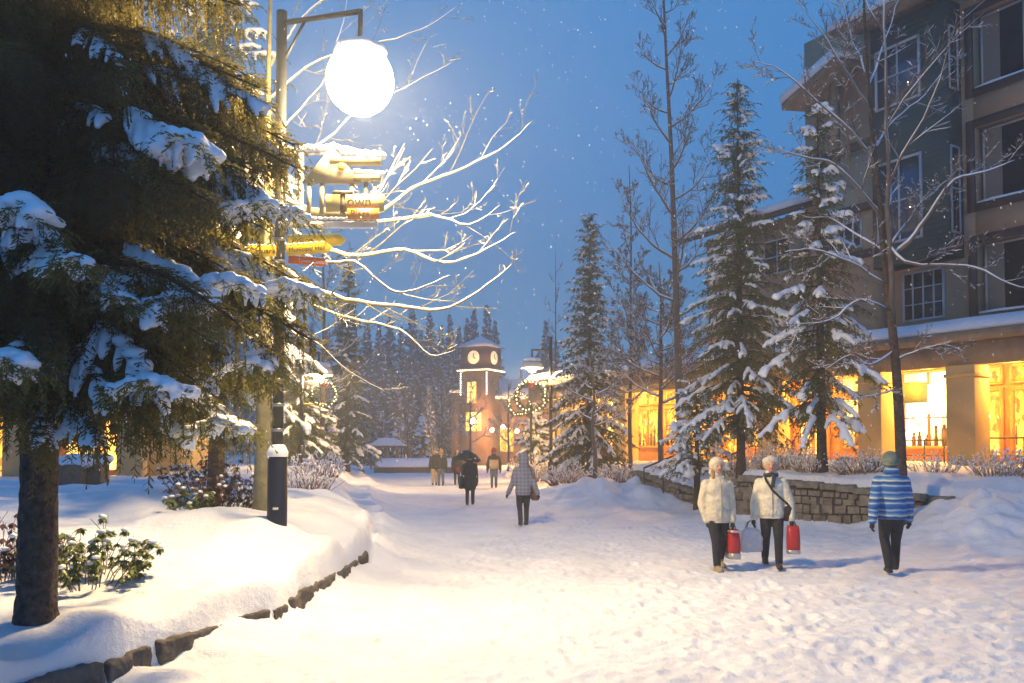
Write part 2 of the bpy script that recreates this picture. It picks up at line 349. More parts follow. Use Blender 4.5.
def litglass(name, c1, c2, st, sc=1.3):
    m = bpy.data.materials.new(name); m.use_nodes = True; nt = m.node_tree; b = nt.nodes['Principled BSDF']; K = nt.links.new
    t = nt.nodes.new('ShaderNodeTexCoord'); n = nt.nodes.new('ShaderNodeTexNoise'); n.inputs['Scale'].default_value = sc; n.inputs['Detail'].default_value = 3
    mp = nt.nodes.new('ShaderNodeMapping'); mp.inputs['Scale'].default_value = (2.2, 1, .8)
    r = nt.nodes.new('ShaderNodeValToRGB'); r.color_ramp.elements[0].position = .36; r.color_ramp.elements[0].color = (*c1, 1); r.color_ramp.elements[1].position = .60; r.color_ramp.elements[1].color = (*c2, 1)
    vo = nt.nodes.new('ShaderNodeTexVoronoi'); vo.inputs['Scale'].default_value = sc*3.2; mp2 = nt.nodes.new('ShaderNodeMapping'); mp2.inputs['Scale'].default_value = (1.4, 1, .7)
    hs_ = nt.nodes.new('ShaderNodeSeparateColor'); mrg = nt.nodes.new('ShaderNodeMapRange'); mrg.inputs[1].default_value = .15; mrg.inputs[2].default_value = .6; mrg.inputs[3].default_value = .35; mrg.inputs[4].default_value = 1.25
    sc_ = nt.nodes.new('ShaderNodeVectorMath'); sc_.operation = 'SCALE'
    K(t.outputs['Object'], mp2.inputs[0]); K(mp2.outputs[0], vo.inputs['Vector']); K(vo.outputs['Color'], hs_.inputs[0]); K(hs_.outputs[0], mrg.inputs[0]); K(mrg.outputs[0], sc_.inputs['Scale'])
    K(t.outputs['Object'], mp.inputs[0]); K(mp.outputs[0], n.inputs['Vector']); K(n.outputs[0], r.inputs[0]); K(r.outputs[0], sc_.inputs[0]); K(sc_.outputs[0], b.inputs['Emission Color'])
    b.inputs['Emission Strength'].default_value = st; b.inputs['Base Color'].default_value = (.03, .03, .03, 1); b.inputs['Roughness'].default_value = .1
    return m
M['lit'] = litglass('lit_shop_glass', (1, .32, .025), (1, .64, .14), 2.9)
M['litw'] = litglass('bright_shop_glass', (1, .55, .14), (1, .86, .5), 4.5, .8)
M['lity'] = litglass('dim_shop_glass', (.8, .22, .015), (1, .50, .05), 2.0, 1.8)
M['bulb'] = mat('warm_bulb', (1, .8, .5), .4, emit=(1, .72, .35), es=22)
M['bulbs'] = mat('fairy_bulb', (1, .8, .5), .4, emit=(1, .75, .4), es=6)
U = Vector((-.516, .857)).normalized(); NRM = Vector((-U.y, U.x)); P0 = Vector((14.7, 27.0))
RZ = math.atan2(U.y, U.x)
def fac(px, py, d=0):
    a = at(px, py, 10.0)-Vector((0, 0, 1.9)); D = Vector((a.x, a.y))
    # solve t*D = P0 + s*U + d*N
    q = P0+NRM*d; det = D.x*(-U.y)+U.x*D.y
    t = (q.x*(-U.y)+U.x*q.y)/det
    s = (t*D-q).dot(U)
    return s, 1.9+a.z*t
def window(parent, s0, s1, z0, z1, y, frame='frame', glass='darkglass', nx=2, ny=1, fw=.06, lab=None, fd=.07):
    f = MB()
    f.b2((s0, y, z0), (s0+fw, y+fd, z1)); f.b2((s1-fw, y, z0), (s1, y+fd, z1)); f.b2((s0+fw, y, z0), (s1-fw, y+fd, z0+fw)); f.b2((s0+fw, y, z1-fw), (s1-fw, y+fd, z1))
    for i in range(1, nx):
        x = s0+(s1-s0)*i/nx; f.b2((x-fw*.35, y, z0+fw), (x+fw*.35, y+fd*.8, z1-fw))
    for i in range(1, ny):
        z = z0+(z1-z0)*i/ny; f.b2((s0+fw, y, z-fw*.3), (s1-fw, y+fd*.7, z+fw*.3))
    o = f.build('window', frame, parent)
    g = MB(); g.b2((s0+fw*.5, y+.005, z0+fw*.5), (s1-fw*.5, y+.02, z1-fw*.5)); g.build('pane', glass, o)
    return o
def snow_slab(parent, a, b, seed=0, name='roof_snow', lump=.06, step=.22):
    # lumpy snow lying on a rectangular roof from a to b (local), rounded rim
    m = MB(); nx = max(4, int((b[0]-a[0])/step)); ny = max(4, int(abs(b[1]-a[1])/step)); h = b[2]-a[2]
    xs = np.linspace(a[0], b[0], nx); ys = np.linspace(a[1], b[1], ny); X, Y = np.meshgrid(xs, ys)
    ex = np.minimum(X-a[0], b[0]-X); ey = np.minimum(Y-min(a[1], b[1]), max(a[1], b[1])-Y)
    e = np.clip(np.minimum(ex, ey)/.18, 0, 1); Z = a[2]+h*(.25+.75*np.sqrt(e))+lump*vn(X*1.2+seed, Y*1.2, 3)*e
    top = np.stack([X, Y, Z], -1).reshape(-1, 3); bot = np.stack([X, Y, np.full_like(X, a[2])], -1).reshape(-1, 3)
    i = np.arange(nx-1)[None, :]+np.arange(ny-1)[:, None]*nx; q = np.stack([i, i+1, i+1+nx, i+nx], -1).reshape(-1, 4)
    n = nx*ny; fs = [tuple(f) for f in q]+[tuple(f[::-1]+n) for f in q]
    rim = list(range(nx))+[k*nx+nx-1 for k in range(1, ny)]+[(ny-1)*nx+k for k in range(nx-2, -1, -1)]+[k*nx for k in range(ny-2, 0, -1)]
    fs += [(rim[k], rim[k]+n, rim[(k+1) % len(rim)]+n, rim[(k+1) % len(rim)]) for k in range(len(rim))]
    m.add(np.concatenate([top, bot]), fs)
    return m.build(name, 'snow', parent, smooth=True)
# ---------------------------------------------------------------- the hotel on the right
GZ = 1.0
hot = thing('hotel_building', 'tan stucco hotel with green bay windows, brown framed recesses and a glowing arcade', 'building', (P0.x, P0.y, 0), RZ)
sB1, _ = fac(951, 200, 0); sB0, _ = fac(868, 200, 0); sE, _ = fac(806, 200, 0); sFar, _ = fac(575, 420, 0)
TOP = fac(975, -60)[1]
FL = [fac(975, v)[1] for v in (90, 205, 315)]   # window sill heights
wl = MB()
ZC = 5.3
recs = []
for (ya, yb) in ((12, 90), (127, 205), (243, 315)):
    recs.append((-4.3, -.15, fac(975, yb)[1], fac(975, ya)[1]))
# wall around recesses: piers and spandrels
wl.b2((-.15, -.5, ZC-.3), (sE, 0, TOP-.6))
wl.b2((-6.5, -.5, ZC-.3), (-4.3, 0, TOP))
wl.b2((-18, -.5, ZC-.3), (-10.5, 0, TOP))
prev = ZC-.3
for (s0, s1, z0, z1) in sorted(recs, key=lambda q: q[2]):
    wl.b2((s0, -.5, prev), (s1, 0, z0)); wl.b2((-10.5, -.5, prev), (-6.5, 0, z0)); prev = z1
wl.b2((-4.3, -.5, prev), (-.15, 0, TOP)); wl.b2((-10.5, -.5, prev), (-6.5, 0, TOP))
wl.b2((-18, -9, ZC-.3), (sE, -2.2, TOP-.6))
wl.build('upper_wall', 'stucco', hot)
for (s0, s1, z0, z1) in recs:
    for (a, b) in ((s0, s1), (-10.5, -6.5)):
        t = MB(); w_ = .22
        t.b2((a-w_, -.01, z0-w_), (a+.02, .07, z1+w_)); t.b2((b-.02, -.01, z0-w_), (b+w_, .07, z1+w_)); t.b2((a+.02, -.01, z0-w_), (b-.02, .07, z0+.02)); t.b2((a+.02, -.01, z1-.02), (b-.02, .07, z1+w_))
        t.build('recess_frame', 'trim', hot)
        wo_ = window(hot, a+.05, b-.05, z0+.02, z1-.02, -.45, nx=3, ny=1, fw=.07)
        cu = MB(); wdt = b-a
        for (u0, u1) in ((.02, .16), (.84, .98)):
            n_ = 10; xs_ = [a+wdt*(u0+(u1-u0)*k/n_) for k in range(n_+1)]
            cu.add([(x_, -.40+.012*(k % 2), z) for z in (z0+.1, z1-.1) for k, x_ in enumerate(xs_)], [(k, k+1, k+n_+2, k+n_+1) for k in range(n_)])
        cu.build('curtain', mat('curtain', (.22, .17, .13), .9), wo_)
        sn = MB(); sn.tube([(a+.1+(b-a-.2)*k/8, .03, z0+.05+.015*math.sin(k*2.1)) for k in range(9)], .05, 6); sn.build('sill_snow', 'snow', hot, smooth=True)
# green bay
bayt = fac(911, 12, .9)[1]; bayb = fac(911, 262, .9)[1]
s0b, s1b = fac(872, 150, .9)[0], fac(946, 150, .9)[0]
s0b, s1b = s1b, s0b   # s increases away from camera: s0b near, s1b far
bay = MB(); bay.b2((s0b, -.02, bayb), (s1b, .9, bayt)); by = bay.build('green_bay', 'green', hot)
bs = MB()
for k in range(int((bayt-bayb)/.18)): bs.b2((s0b-.012, -.01, bayb+k*.18), (s1b+.012, .912, bayb+k*.18+.02))
bs.build('siding_battens', mat('green_batten', (.035, .06, .045), .6), by)
for (ya, yb) in ((38, 100), (155, 240)):
    z1, z0 = fac(911, ya, .9)[1], fac(911, yb, .9)[1]
    window(hot, s0b+(s1b-s0b)*.30, s1b-.2, z0, z1, .915, nx=2, ny=2, glass='skyglass', fw=.08)
    f = MB(); yy0, yy1 = .25, .75; x = s0b-.03
    for (a, b) in (((x-.05, yy0, z0), (x, yy0+.06, z1)), ((x-.05, yy1-.06, z0), (x, yy1, z1)), ((x-.05, yy0+.06, z0), (x, yy1-.06, z0+.06)), ((x-.05, yy0+.06, z1-.06), (x, yy1-.06, z1)), ((x-.05, yy0+.06, (z0+z1)/2), (x, yy1-.06, (z0+z1)/2+.05))): f.b2(a, b)
    o = f.build('window', 'frame', hot); g = MB(); g.b2((x-.012, yy0, z0), (x, yy1, z1)); g.build('pane', 'darkglass', o)
# lower window under the bay
a, b = fac(945, 272)[0], fac(903, 272)[0]
window(hot, a, b, fac(925, 320)[1], fac(925, 270)[1], .003, nx=4, ny=3, fw=.07)
# bay roof and main eaves
def roof_plate(parent, pts, th, name, m):
    b = MB(); n = len(pts); b.add([tuple(p) for p in pts]+[(p[0], p[1], p[2]-th) for p in pts], [tuple(range(n)), tuple(range(2*n-1, n-1, -1))]+[(i, i+n, (i+1) % n+n, (i+1) % n) for i in range(n)]); return b.build(name, m, parent)
zr = bayt
roof_plate(hot, [(s0b-.9, 1.9, zr+.1), (s1b+.9, 1.9, zr+.1), (s1b+.9, -2.5, zr+1.6), (s0b-.9, -2.5, zr+1.6)], .22, 'bay_roof', 'beam')
roof_plate(hot, [(s0b-.8, 1.95, zr+.38), (s1b+.95, 1.95, zr+.38), (s1b+.95, -2.5, zr+1.95), (s0b-.8, -2.5, zr+1.95)], .27, 'roof_snow', 'snow')
roof_plate(hot, [(-18, 1.1, TOP+.05), (s0b-1.0, 1.1, TOP+.05), (s0b-1.0, -6, TOP+2.2), (-18, -6, TOP+2.2)], .28, 'roof', 'beam')
roof_plate(hot, [(-18, 1.15, TOP+.38), (s0b-1.0, 1.15, TOP+.38), (s0b-1.0, -6, TOP+2.6), (-18, -6, TOP+2.6)], .32, 'roof_snow', 'snow')
# side wing with open balcony and sloping snow roof (left of the bay)
sg0, zg0 = fac(862, 50, 1.2); sg1, zg1 = fac(789, 106, 1.2)
roof_plate(hot, [(s1b+.95, 1.6, zg0), (sg1, 1.6, zg1), (sg1, -4, zg1+.9), (s1b+.95, -4, zg0+.9)], .25, 'wing_roof', 'beam')
roof_plate(hot, [(s1b+.96, 1.65, zg0+.33), (sg1+.05, 1.65, zg1+.33), (sg1+.05, -4, zg1+1.2), (s1b+.96, -4, zg0+1.2)], .32, 'roof_snow', 'snow')
sw0, sw1 = s1b+.02, fac(826, 200, .9)[0]
wz = MB(); wz.b2((sw0, 0, ZC-.3), (sw1, .88, fac(845, 160, .9)[1])); wz.b2((sw1-.3, .45, fac(845, 160, .9)[1]), (sw1-.05, .7, zg1+.6)); wz.build('wing_wall', 'stucco', hot)
for yy in (150, 212, 258):
    z = fac(845, yy, .95)[1]; tr = MB(); tr.b2((sw0-.0, .884, z-.14), (sw1+.1, 1.0, z+.14)); tr.build('wing_trim', 'trim', hot)
window(hot, sw0+.4, sw1-.4, fac(848, 250, .9)[1], fac(848, 222, .9)[1], .885, nx=3, ny=1, fw=.07)
# stepped down wing further away
z2 = fac(790, 215, 0)[1]; z3 = fac(790, 190, 0)[1]
m_ = MB(); m_.b2((sE, -8, ZC-.3), (sE+5.5, -.1, z2)); m_.build('lower_wing_wall', 'stucco', hot)
roof_plate(hot, [(sE-.3, .9, z2), (sE+6.2, .9, z2), (sE+6.2, -5, z2+2.0), (sE-.3, -5, z2+2.0)], .2, 'lower_wing_roof', 'trim')
roof_plate(hot, [(sE-.3, .95, z2+.32), (sE+6.25, .95, z2+.32), (sE+6.25, -5, z2+2.35), (sE-.3, -5, z2+2.35)], .31, 'roof_snow', 'snow')
for k in range(2): window(hot, sE+.8+k*2.4, sE+2.2+k*2.4, z2-2.2, z2-.8, -.095, nx=2, ny=2)
# arcade: slab, beam, columns, shopfront
CD = 3.0
cz1 = fac(1000, 338, CD)[1]; cz0 = fac(1000, 362, CD)[1]; print('canopy', cz1, cz0)
S1 = sFar
ar = MB(); ar.b2((-14, -.1, cz1), (S1, CD+.35, cz1+.28)); ar.build('canopy_slab', 'beam', hot)
ar = MB(); ar.b2((-14, CD-.45, cz0), (S1-.1, CD+.02, cz1-.003)); ar.build('canopy_beam', 'beam', hot)
ar = MB(); ar.b2((-14, -.1, cz1-.30), (S1-.1, CD-.46, cz1-.24)); ar.build('canopy_ceiling', mat('soffit', (.42, .27, .13), .7, bump=.2, bscale=20, var=.15), hot)
snow_slab(hot, (-14, -.05, cz1+.283), (S1, CD+.3, cz1+.68), 1)
col_s = [fac(963, 420, CD)[0]+q for q in (-8.6, -4.3, 0)] + [fac(872, 420, CD)[0]]
k = col_s[-1]
while k+4.2 < S1-1: k += 4.2; col_s.append(k)
for s in col_s:
    c = MB(); c.b2((s-.42, CD-.62, .4), (s+.42, CD+.13, cz0-.003)); c.b2((s-.47, CD-.67, cz0-.35), (s+.47, CD+.18, cz0-.24)); c.build('column', 'stucco2', hot, bevel=.015)
# shopfront
bw = MB(); bw.b2((-14, -.6, .3), (S1, -.3, cz1-.31)); bw.build('shop_back_wall', 'orange', hot)
s = -12.0; r = rng(5); kk = 0
while s < S1-1.2:
    wd = r.choice([1.0, 1.5, 2.0, 2.4]); wd = min(wd, S1-.5-s)
    g = 'litw' if fac(935, 400)[0]-.9 < s+wd/2 < fac(880, 400)[0]+.4 else r.choice(['lit', 'lit', 'lity', 'litw' if s > 8 else 'lity'])
    tall = r.random() < .4
    dsp = MB(); zb_ = GZ+.22 if tall else GZ+.85
    if tall: dsp.tube([(s+wd-.22, -.14, GZ+.9), (s+wd-.22, -.14, GZ+1.5)], .018, 6); dsp.b2((s+.1, -.24, GZ+.25), (s+wd-.1, -.20, GZ+.55))
    else:
        for q in range(int(wd/.28)):
            xx = s+.18+q*.28+r.uniform(-.05, .05); hh = r.uniform(.12, .7)
            if r.random() < .75: dsp.box((xx, -.23, zb_+hh/2), (r.uniform(.08, .2), .06, hh), taper=r.uniform(.5, 1)); dsp.blob((xx, -.23, zb_+hh+.06), (.06, .05, .08), 1, q, .2)
        if r.random() < .6: dsp.b2((s+.14, -.25, zb_+.95), (s+wd-.14, -.22, zb_+.99))
    dsp.build('door_handle' if tall else 'window_display', 'trim', hot)
    window(hot, s, s+wd, GZ+(.15 if tall else .75), cz1-1.15, -.29, 'orange', g, nx=1 if wd < 1.3 else 2, ny=1, fw=.12, fd=.12)
    window(hot, s, s+wd, cz1-1.05, cz1-.42, -.29, 'orange', g, nx=2, ny=1, fw=.09, fd=.1)
    s += wd+r.choice([.2, .3, .5]); kk += 1
# big shop sign panel, lit from within, with plain lettering
s_a, z_a = fac(947, 413, .35); s_b, z_b = fac(920, 385, .35)
p = MB(); p.b2((s_a, .25, z_a), (s_b, .38, z_b)); lb = p.build('lit_sign_panel', mat('sign_glow', (1, .9, .7), .5, emit=(1, .8, .45), es=3.0), hot)
# green awning beside it
p = MB(); sa, za = fac(918, 402, .9); sb, zb = fac(886, 384, .9); p.b2((sa, .3, za), (sb, .95, zb)); p.build('awning', mat('olive_awning', (.09, .11, .04), .8), hot)
LS = [fac(1017, 376, 1.6)[0], fac(927, 380, 1.6)[0]]; k = LS[-1]+3.4
while k < S1-.5: LS.append(k); k += 3.4
for s_ in LS:
    z_ = cz1-.36
    o = MB(); o.lathe([(.001, .05), (.16, .05), (.18, .0), (.12, -.06), (.001, -.08)], (s_, 1.6, z_), 14); o.build('ceiling_lamp', 'bulb', hot, smooth=True)
    point_light('ceiling_lamp_light', (s_, 1.6, z_-.35), 700, (1, .50, .09), .12, hot)
# arcade railing (own object)
def railing(name, label, pts, h, posts, group='black metal handrails', mid=1):
    t = thing(name, label, 'railing', pts[0], group=group); o0 = Vector(pts[0])
    P = [Vector(p)-o0 for p in pts]
    m = MB(); m.tube([p+Vector((0, 0, h)) for p in P], .028, 6); m.build('top_rail', 'black', t, smooth=True)
    m = MB()
    for k in range(mid): m.tube([p+Vector((0, 0, h*(k+1)/(mid+1))) for p in P], .018, 6)
    m.build('lower_rail', 'black', t, smooth=True)
    for k in range(posts):
        f = k/(posts-1)*(len(P)-1); i = min(int(f), len(P)-2); p = P[i].lerp(P[i+1], f-i)
        m = MB(); m.tube([p-Vector((0, 0, .4)), p+Vector((0, 0, h))], .022, 6); m.build('post', 'black', t, smooth=True)
    return t
def hp(s, d, z=1.3): v = P0+U*s+NRM*d; return (v.x, v.y, z)
railing('handrail', 'black metal railing in the arcade at the right edge of the picture', [hp(-6, 2.3, 1.1), hp(-.55, 2.3, 1.1)], 1.0, 6)
railing('handrail', 'black metal railing in front of the brightest shop window', [hp(fac(950, 430, 2.0)[0]+.2, 2.0, 1.1), hp(fac(905, 430, 2.)[0], 2.0, 1.1)], .95, 3)
# stair handrails
def pxp(px, py, Y): return tuple(at(px, py, Y))
for i, (a, b, lab) in enumerate([((644, 468, 27), (697, 446, 28.6), 'left upper black handrail of the snowy steps behind the short stone wall'), ((663, 470, 26), (703, 455, 27.4), 'short low black handrail of the steps, behind the bare trunk'),
                                ((688, 472, 25.5), (752, 446, 27.6), 'right black handrail of the steps rising towards the arcade')]):
    A, B = Vector(pxp(*a)), Vector(pxp(*b)); h = .75
    railing('handrail', lab, [tuple(A-Vector((0, 0, h))), tuple(B-Vector((0, 0, h))), tuple(B+Vector((.35, .1, -h)))], h, 4, mid=1)
# steps buried in snow
m = MB()
for k in range(6): m.box((6.6+k*.42, 25.2+k*.3, .86+k*.12), (2.0, .5, .24), rz=.55)
tag(m.build('steps', 'snow', bevel=.05, smooth=True), 'snow filled steps between the black handrails', 'steps')
# ---------------------------------------------------------------- lodge on the left behind the big spruce
lg = thing('shop_building', 'glowing yellow arcade of a shop seen under the big spruce at left', 'building', (-19, 26, 0), R(8))
m = MB(); m.b2((-12, 0, .2), (8.2, 6, 4.2)); m.build('wall', 'stucco2', lg)
m = MB(); m.b2((-12.5, -2.6, 4.2), (8.8, 6.5, 4.6)); m.build('roof', 'roof', lg); snow_slab(lg, (-12.4, -2.5, 4.603), (8.7, 6.4, 5.05), 3, step=.5)
for k in range(7):
    x = -11+k*3.1; m = MB(); m.b2((x-.35, -2.3, .3), (x+.35, -1.7, 4.197)); m.build('column', 'stucco2', lg, bevel=.015)
    if k < 6: window(lg, x+.5, x+2.6, 1.0, 3.4, -.13, 'orange', 'lit' if k % 2 else 'lity', nx=2, ny=1, fw=.12, fd=.12)
for k in range(3): point_light('porch_lamp_light', (-6+k*5, -1.1, 3.8), 260, (1, .52, .08), .1, lg)
for k in range(3):
    m = MB(); m.lathe([(.001, .06), (.14, .05), (.16, 0), (.001, -.08)], (-6+k*5, -1.1, 4.12), 12); m.build('porch_lamp', 'bulb', lg, smooth=True)
# two snow capped timber boxes
for i, (px, w_, lab) in enumerate([(70, .9, 'left and lower of two snow capped wooden planter boxes under the spruce'), (88, 1.0, 'right and taller of two snow capped wooden planter boxes under the spruce')]):
    Y = 20+.5*i; c = at(px, 470, Y); z0 = gz(c.x, Y)
    t = thing('planter_box', lab, 'planter box', (c.x, Y, z0), .15, 'timber planter boxes')
    m = MB(); m.box((0, 0, .2), (w_*.78, .7, .55+.1*i)); m.build('box', 'wood', t, bevel=.01)
    m = MB()
    for k in range(5): m.blob(((k-2)*w_*.17, .05*(k % 2), .52+.06*i), (.24, .40, .15), 2, k+i, .12)
    m.build('snow_cap', 'snow', t, remesh=.035)
# ---------------------------------------------------------------- clock tower and hall
D = 80.0; sc = D/850
c = at(481, 445, D); tw = thing('clock_tower', 'square clock tower with snowy pyramid roof outlined in fairy lights', 'clock tower', (c.x, D, 0), R(-28))
zz = lambda y: 1.9+(445-y)*D/850
M['brick'] = mat('dark_brick', (.17, .095, .07), .9, var=.25, vscale=1.2)
m = MB(); m.box((0, 0, zz(372)/2), (2.7, 2.7, zz(372)), taper=.93); m.build('shaft', 'brick', tw)
m = MB(); m.box((0, 0, zz(371)+.08), (3.15, 3.15, .2)); m.build('ledge', 'beam', tw)
m = MB(); m.box((0, 0, (zz(370)+zz(349))/2+.06), (2.75, 2.75, zz(349)-zz(370)+.1)); m.build('clock_room', 'brick', tw)
m = MB(); h0 = zz(349)+.12; e_ = 1.75; m.add([(-e_, -e_, h0), (e_, -e_, h0), (e_, e_, h0), (-e_, e_, h0), (0, 0, zz(337)+.1)], [(0, 3, 2, 1), (0, 1, 4), (1, 2, 4), (2, 3, 4), (3, 0, 4)]); m.build('roof', 'snow', tw)
for (ax, sg, nm) in ((1, -1, ''), (0, -1, ''), (0, 1, ''), (1, 1, '')):
    zc = (zz(349)+zz(370))/2+.1; m = MB(); n = 24
    pts = [(math.cos(a)*.62, math.sin(a)*.62) for a in np.linspace(0, 2*math.pi, n, endpoint=False)]
    y0, y1 = sg*1.38, sg*1.43
    def pp(u, v, y): return (u, y, zc+v) if ax == 1 else (y, u, zc+v)
    m.add([pp(u, v, y0) for u, v in pts]+[pp(u, v, y1) for u, v in pts], [tuple(range(n)), tuple(range(2*n-1, n-1, -1))]+[(i, i+n, (i+1) % n+n, (i+1) % n) for i in range(n)])
    f = m.build('clock_face', mat('clock_glow', (1, .8, .5), .5, emit=(1, .60, .26), es=1.0), tw)
    h = MB(); yy = sg*1.45
    for (u, v) in ((.0, .38), (.22, -.12)):
        h.tube([pp(0, 0, yy), pp(u, v, yy)], .045, 4)
    h.build('clock_hands', 'black', f)
bm_ = MB(); r = rng(9)
for a in np.linspace(-1.6, 1.6, 13):
    for (x, y) in ((a, -1.62), (-1.62, a), (1.62, a)): bm_.blob((x, y, zz(371)-.02), .075, 1, 0, 0)
for z in np.linspace(zz(371)-.3, zz(395), 10):
    for (x, y) in ((-1.4, -1.4), (1.4, -1.4)): bm_.blob((x, y, z), .07, 1, 0, 0)
bm_.build('fairy_lights', 'bulbs', tw)
for (x0, x1, za, zb_, n_) in ((-.35, .75, zz(404), zz(382), 2), (-.9, .9, zz(432), zz(412), 3)):
    q = window(tw, x0, x1, za, zb_, 1.335, 'beam', 'lit', n_, 2, .08)
    q.rotation_euler = (0, 0, R(180))
# wall lamps on the tower foot
for (px, py) in ((473, 421), (492, 430), (503, 427), (517, 431)):
    p = at(px, py, D-3.2); o = thing('wall_lamp', {473: 'largest orange wall lamp at the foot of the clock tower', 492: 'wall lamp just right of the clock tower', 503: 'middle wall lamp on the hall front', 517: 'wall lamp on the hall nearest the wreath lamp post'}[px], 'lamp', p, group='glowing wall lamps of the hall')
    m = MB(); m.blob((0, 0, 0), .20 if px != 473 else .28, 2, 0, 0); m.build('globe', 'bulb', o, smooth=True)
    m = MB(); m.tube([(0, .2, -.1), (0, 1.1, -.3), (0, 2.2, -.3)], .05, 5); m.build('bracket', 'black', o)
for (px, py, pw) in ((476, 424, 1100), (505, 428, 2000)): point_light('wall_lamp_light', at(px, py, D-4.5), pw, (1, .48, .14), .4)
hl = thing('village_hall', 'low hall with broad snowy roof and fairy light eaves beside the clock tower', 'building', (at(530, 445, D+1).x, D+1, 0), R(0))
z1, z2 = zz(396), zz(378)
m = MB(); m.b2((-3.8, 0, -.2), (9.5, 9, z1)); m.build('wall', 'brick', hl)
roof_plate(hl, [(-4.4, -1.2, z1), (10, -1.2, z1), (10, 5, z2+.4), (-4.4, 5, z2+.4)], .3, 'roof', 'snow')
m = MB()
for k in range(46): m.blob((-4.4+k*.31, -1.28, z1-.1), .06, 1, 0, 0)
m.build('fairy_lights', 'bulbs', hl)
for k in range(5): window(hl, -3.2+k*2.5, -1.5+k*2.5, 1.2, 3.6, -.12, 'beam', ['lity', 'lit'][k % 2], 2, 2, .1, fd=.12)
hs = thing('village_shop', 'small shed wing with snowy roof left of the clock tower', 'building', (at(461, 445, D+1).x, D+1, 0))
m = MB(); m.b2((-.9, -.5, -.2), (.6, 3, zz(392))); m.build('wall', 'brick', hs)
m = MB(); m.box((-.15, 1.2, zz(391)), (2.0, 4, .3)); m.build('roof', 'snow', hs, bevel=.08)
# ---------------------------------------------------------------- far planter wall, posts and shelter
Y = 58; a = at(374, 472, Y); b = at(441, 472, Y)
t = thing('far_planter', 'long low snow filled planter with dark front wall across the far street end', 'planter', (a.x, Y, 0))
wd = b.x-a.x+1.2
m = MB(); m.b2((0, 0, -.3), (wd, 4, .38)); m.build('front_wall', 'wood', t)
snow_slab(t, (0, -.05, .383), (wd, 4, .95), 5, 'snow_cap', step=.3)
for k, px in enumerate((378, 386, 397, 409, 421)):
    p = at(px, 452, Y+4.5)
    m = MB(); m.box((0, 0, .7), (.26, .26, 1.5)); o = m.build('bollard', 'wood', bevel=.02); o.location = (p.x, Y+4.6, .2)
    tag(o, ['leftmost', 'second from left', 'middle', 'fourth from left', 'rightmost'][k]+' of the five square timber posts beyond the far snowy planter', 'post', 'timber posts beyond the far planter')
p = at(388, 446, 68); t = thing('shelter', 'small open timber shelter with snowy roof at the far street end', 'shelter', (p.x, 68, 0))
m = MB(); m.box((0, 0, 1.75), (2.7, 2, .16)); m.build('roof', 'wood', t)
m = MB(); m.prism([(-1.5, 1.84), (1.5, 1.84), (.5, 2.45), (-.5, 2.45)], -1.1, 1.1); m.build('roof_snow', 'snow', t, bevel=.08)
for x in (-1.2, 1.2):
    for y in (-.9, .9): m = MB(); m.b2((x-.06, y-.06, 0), (x+.06, y+.06, 1.67)); m.build('post', 'wood', t)
# ---------------------------------------------------------------- conifers

def curve_pts(p0, p1, sag, n, up=0.0):
    # from p0 to p1, rising first then drooping
    out = []
    for i in range(n):
        t = i/(n-1); p = p0.lerp(p1, t); p = p+Vector((0, 0, sag*math.sin(math.pi*t)))
        out.append(p)
    return out
def frond(nb, p, d, ln, hang, r, nl, wd, dens):
    # one twig with needle leaves; d = direction
    d = d.normalized(); side = d.cross(Vector((0, 0, 1)))
    if side.length < .01: side = Vector((1, 0, 0))
    side.normalize()
    n = max(2, int(ln*dens)); q = p.copy(); dd = d.copy()
    for i in range(n):
        t = i/n; dd = (dd+Vector((0, 0, -hang/n))).normalized(); q2 = q+dd*(ln/n)
        for sgn in (-1, 1, 0):
            a = (side*sgn*r.uniform(.6, 1.1)+dd*r.uniform(.5, .9)+Vector((0, 0, r.uniform(-.5, .25)))).normalized()
            L_ = nl*(1-.4*t)*r.uniform(.7, 1.2); w_ = wd*r.uniform(.7, 1.3)
            n_ = a.cross(Vector((r.uniform(-1, 1), r.uniform(-1, 1), r.uniform(-1, 1)))).normalized()*w_
            b0 = q.lerp(q2, r.random())
            nb[0].extend([b0-n_*.6, b0+n_*.6, b0+a*L_*.7+n_, b0+a*L_, b0+a*L_*.7-n_])
        q = q2
    return q
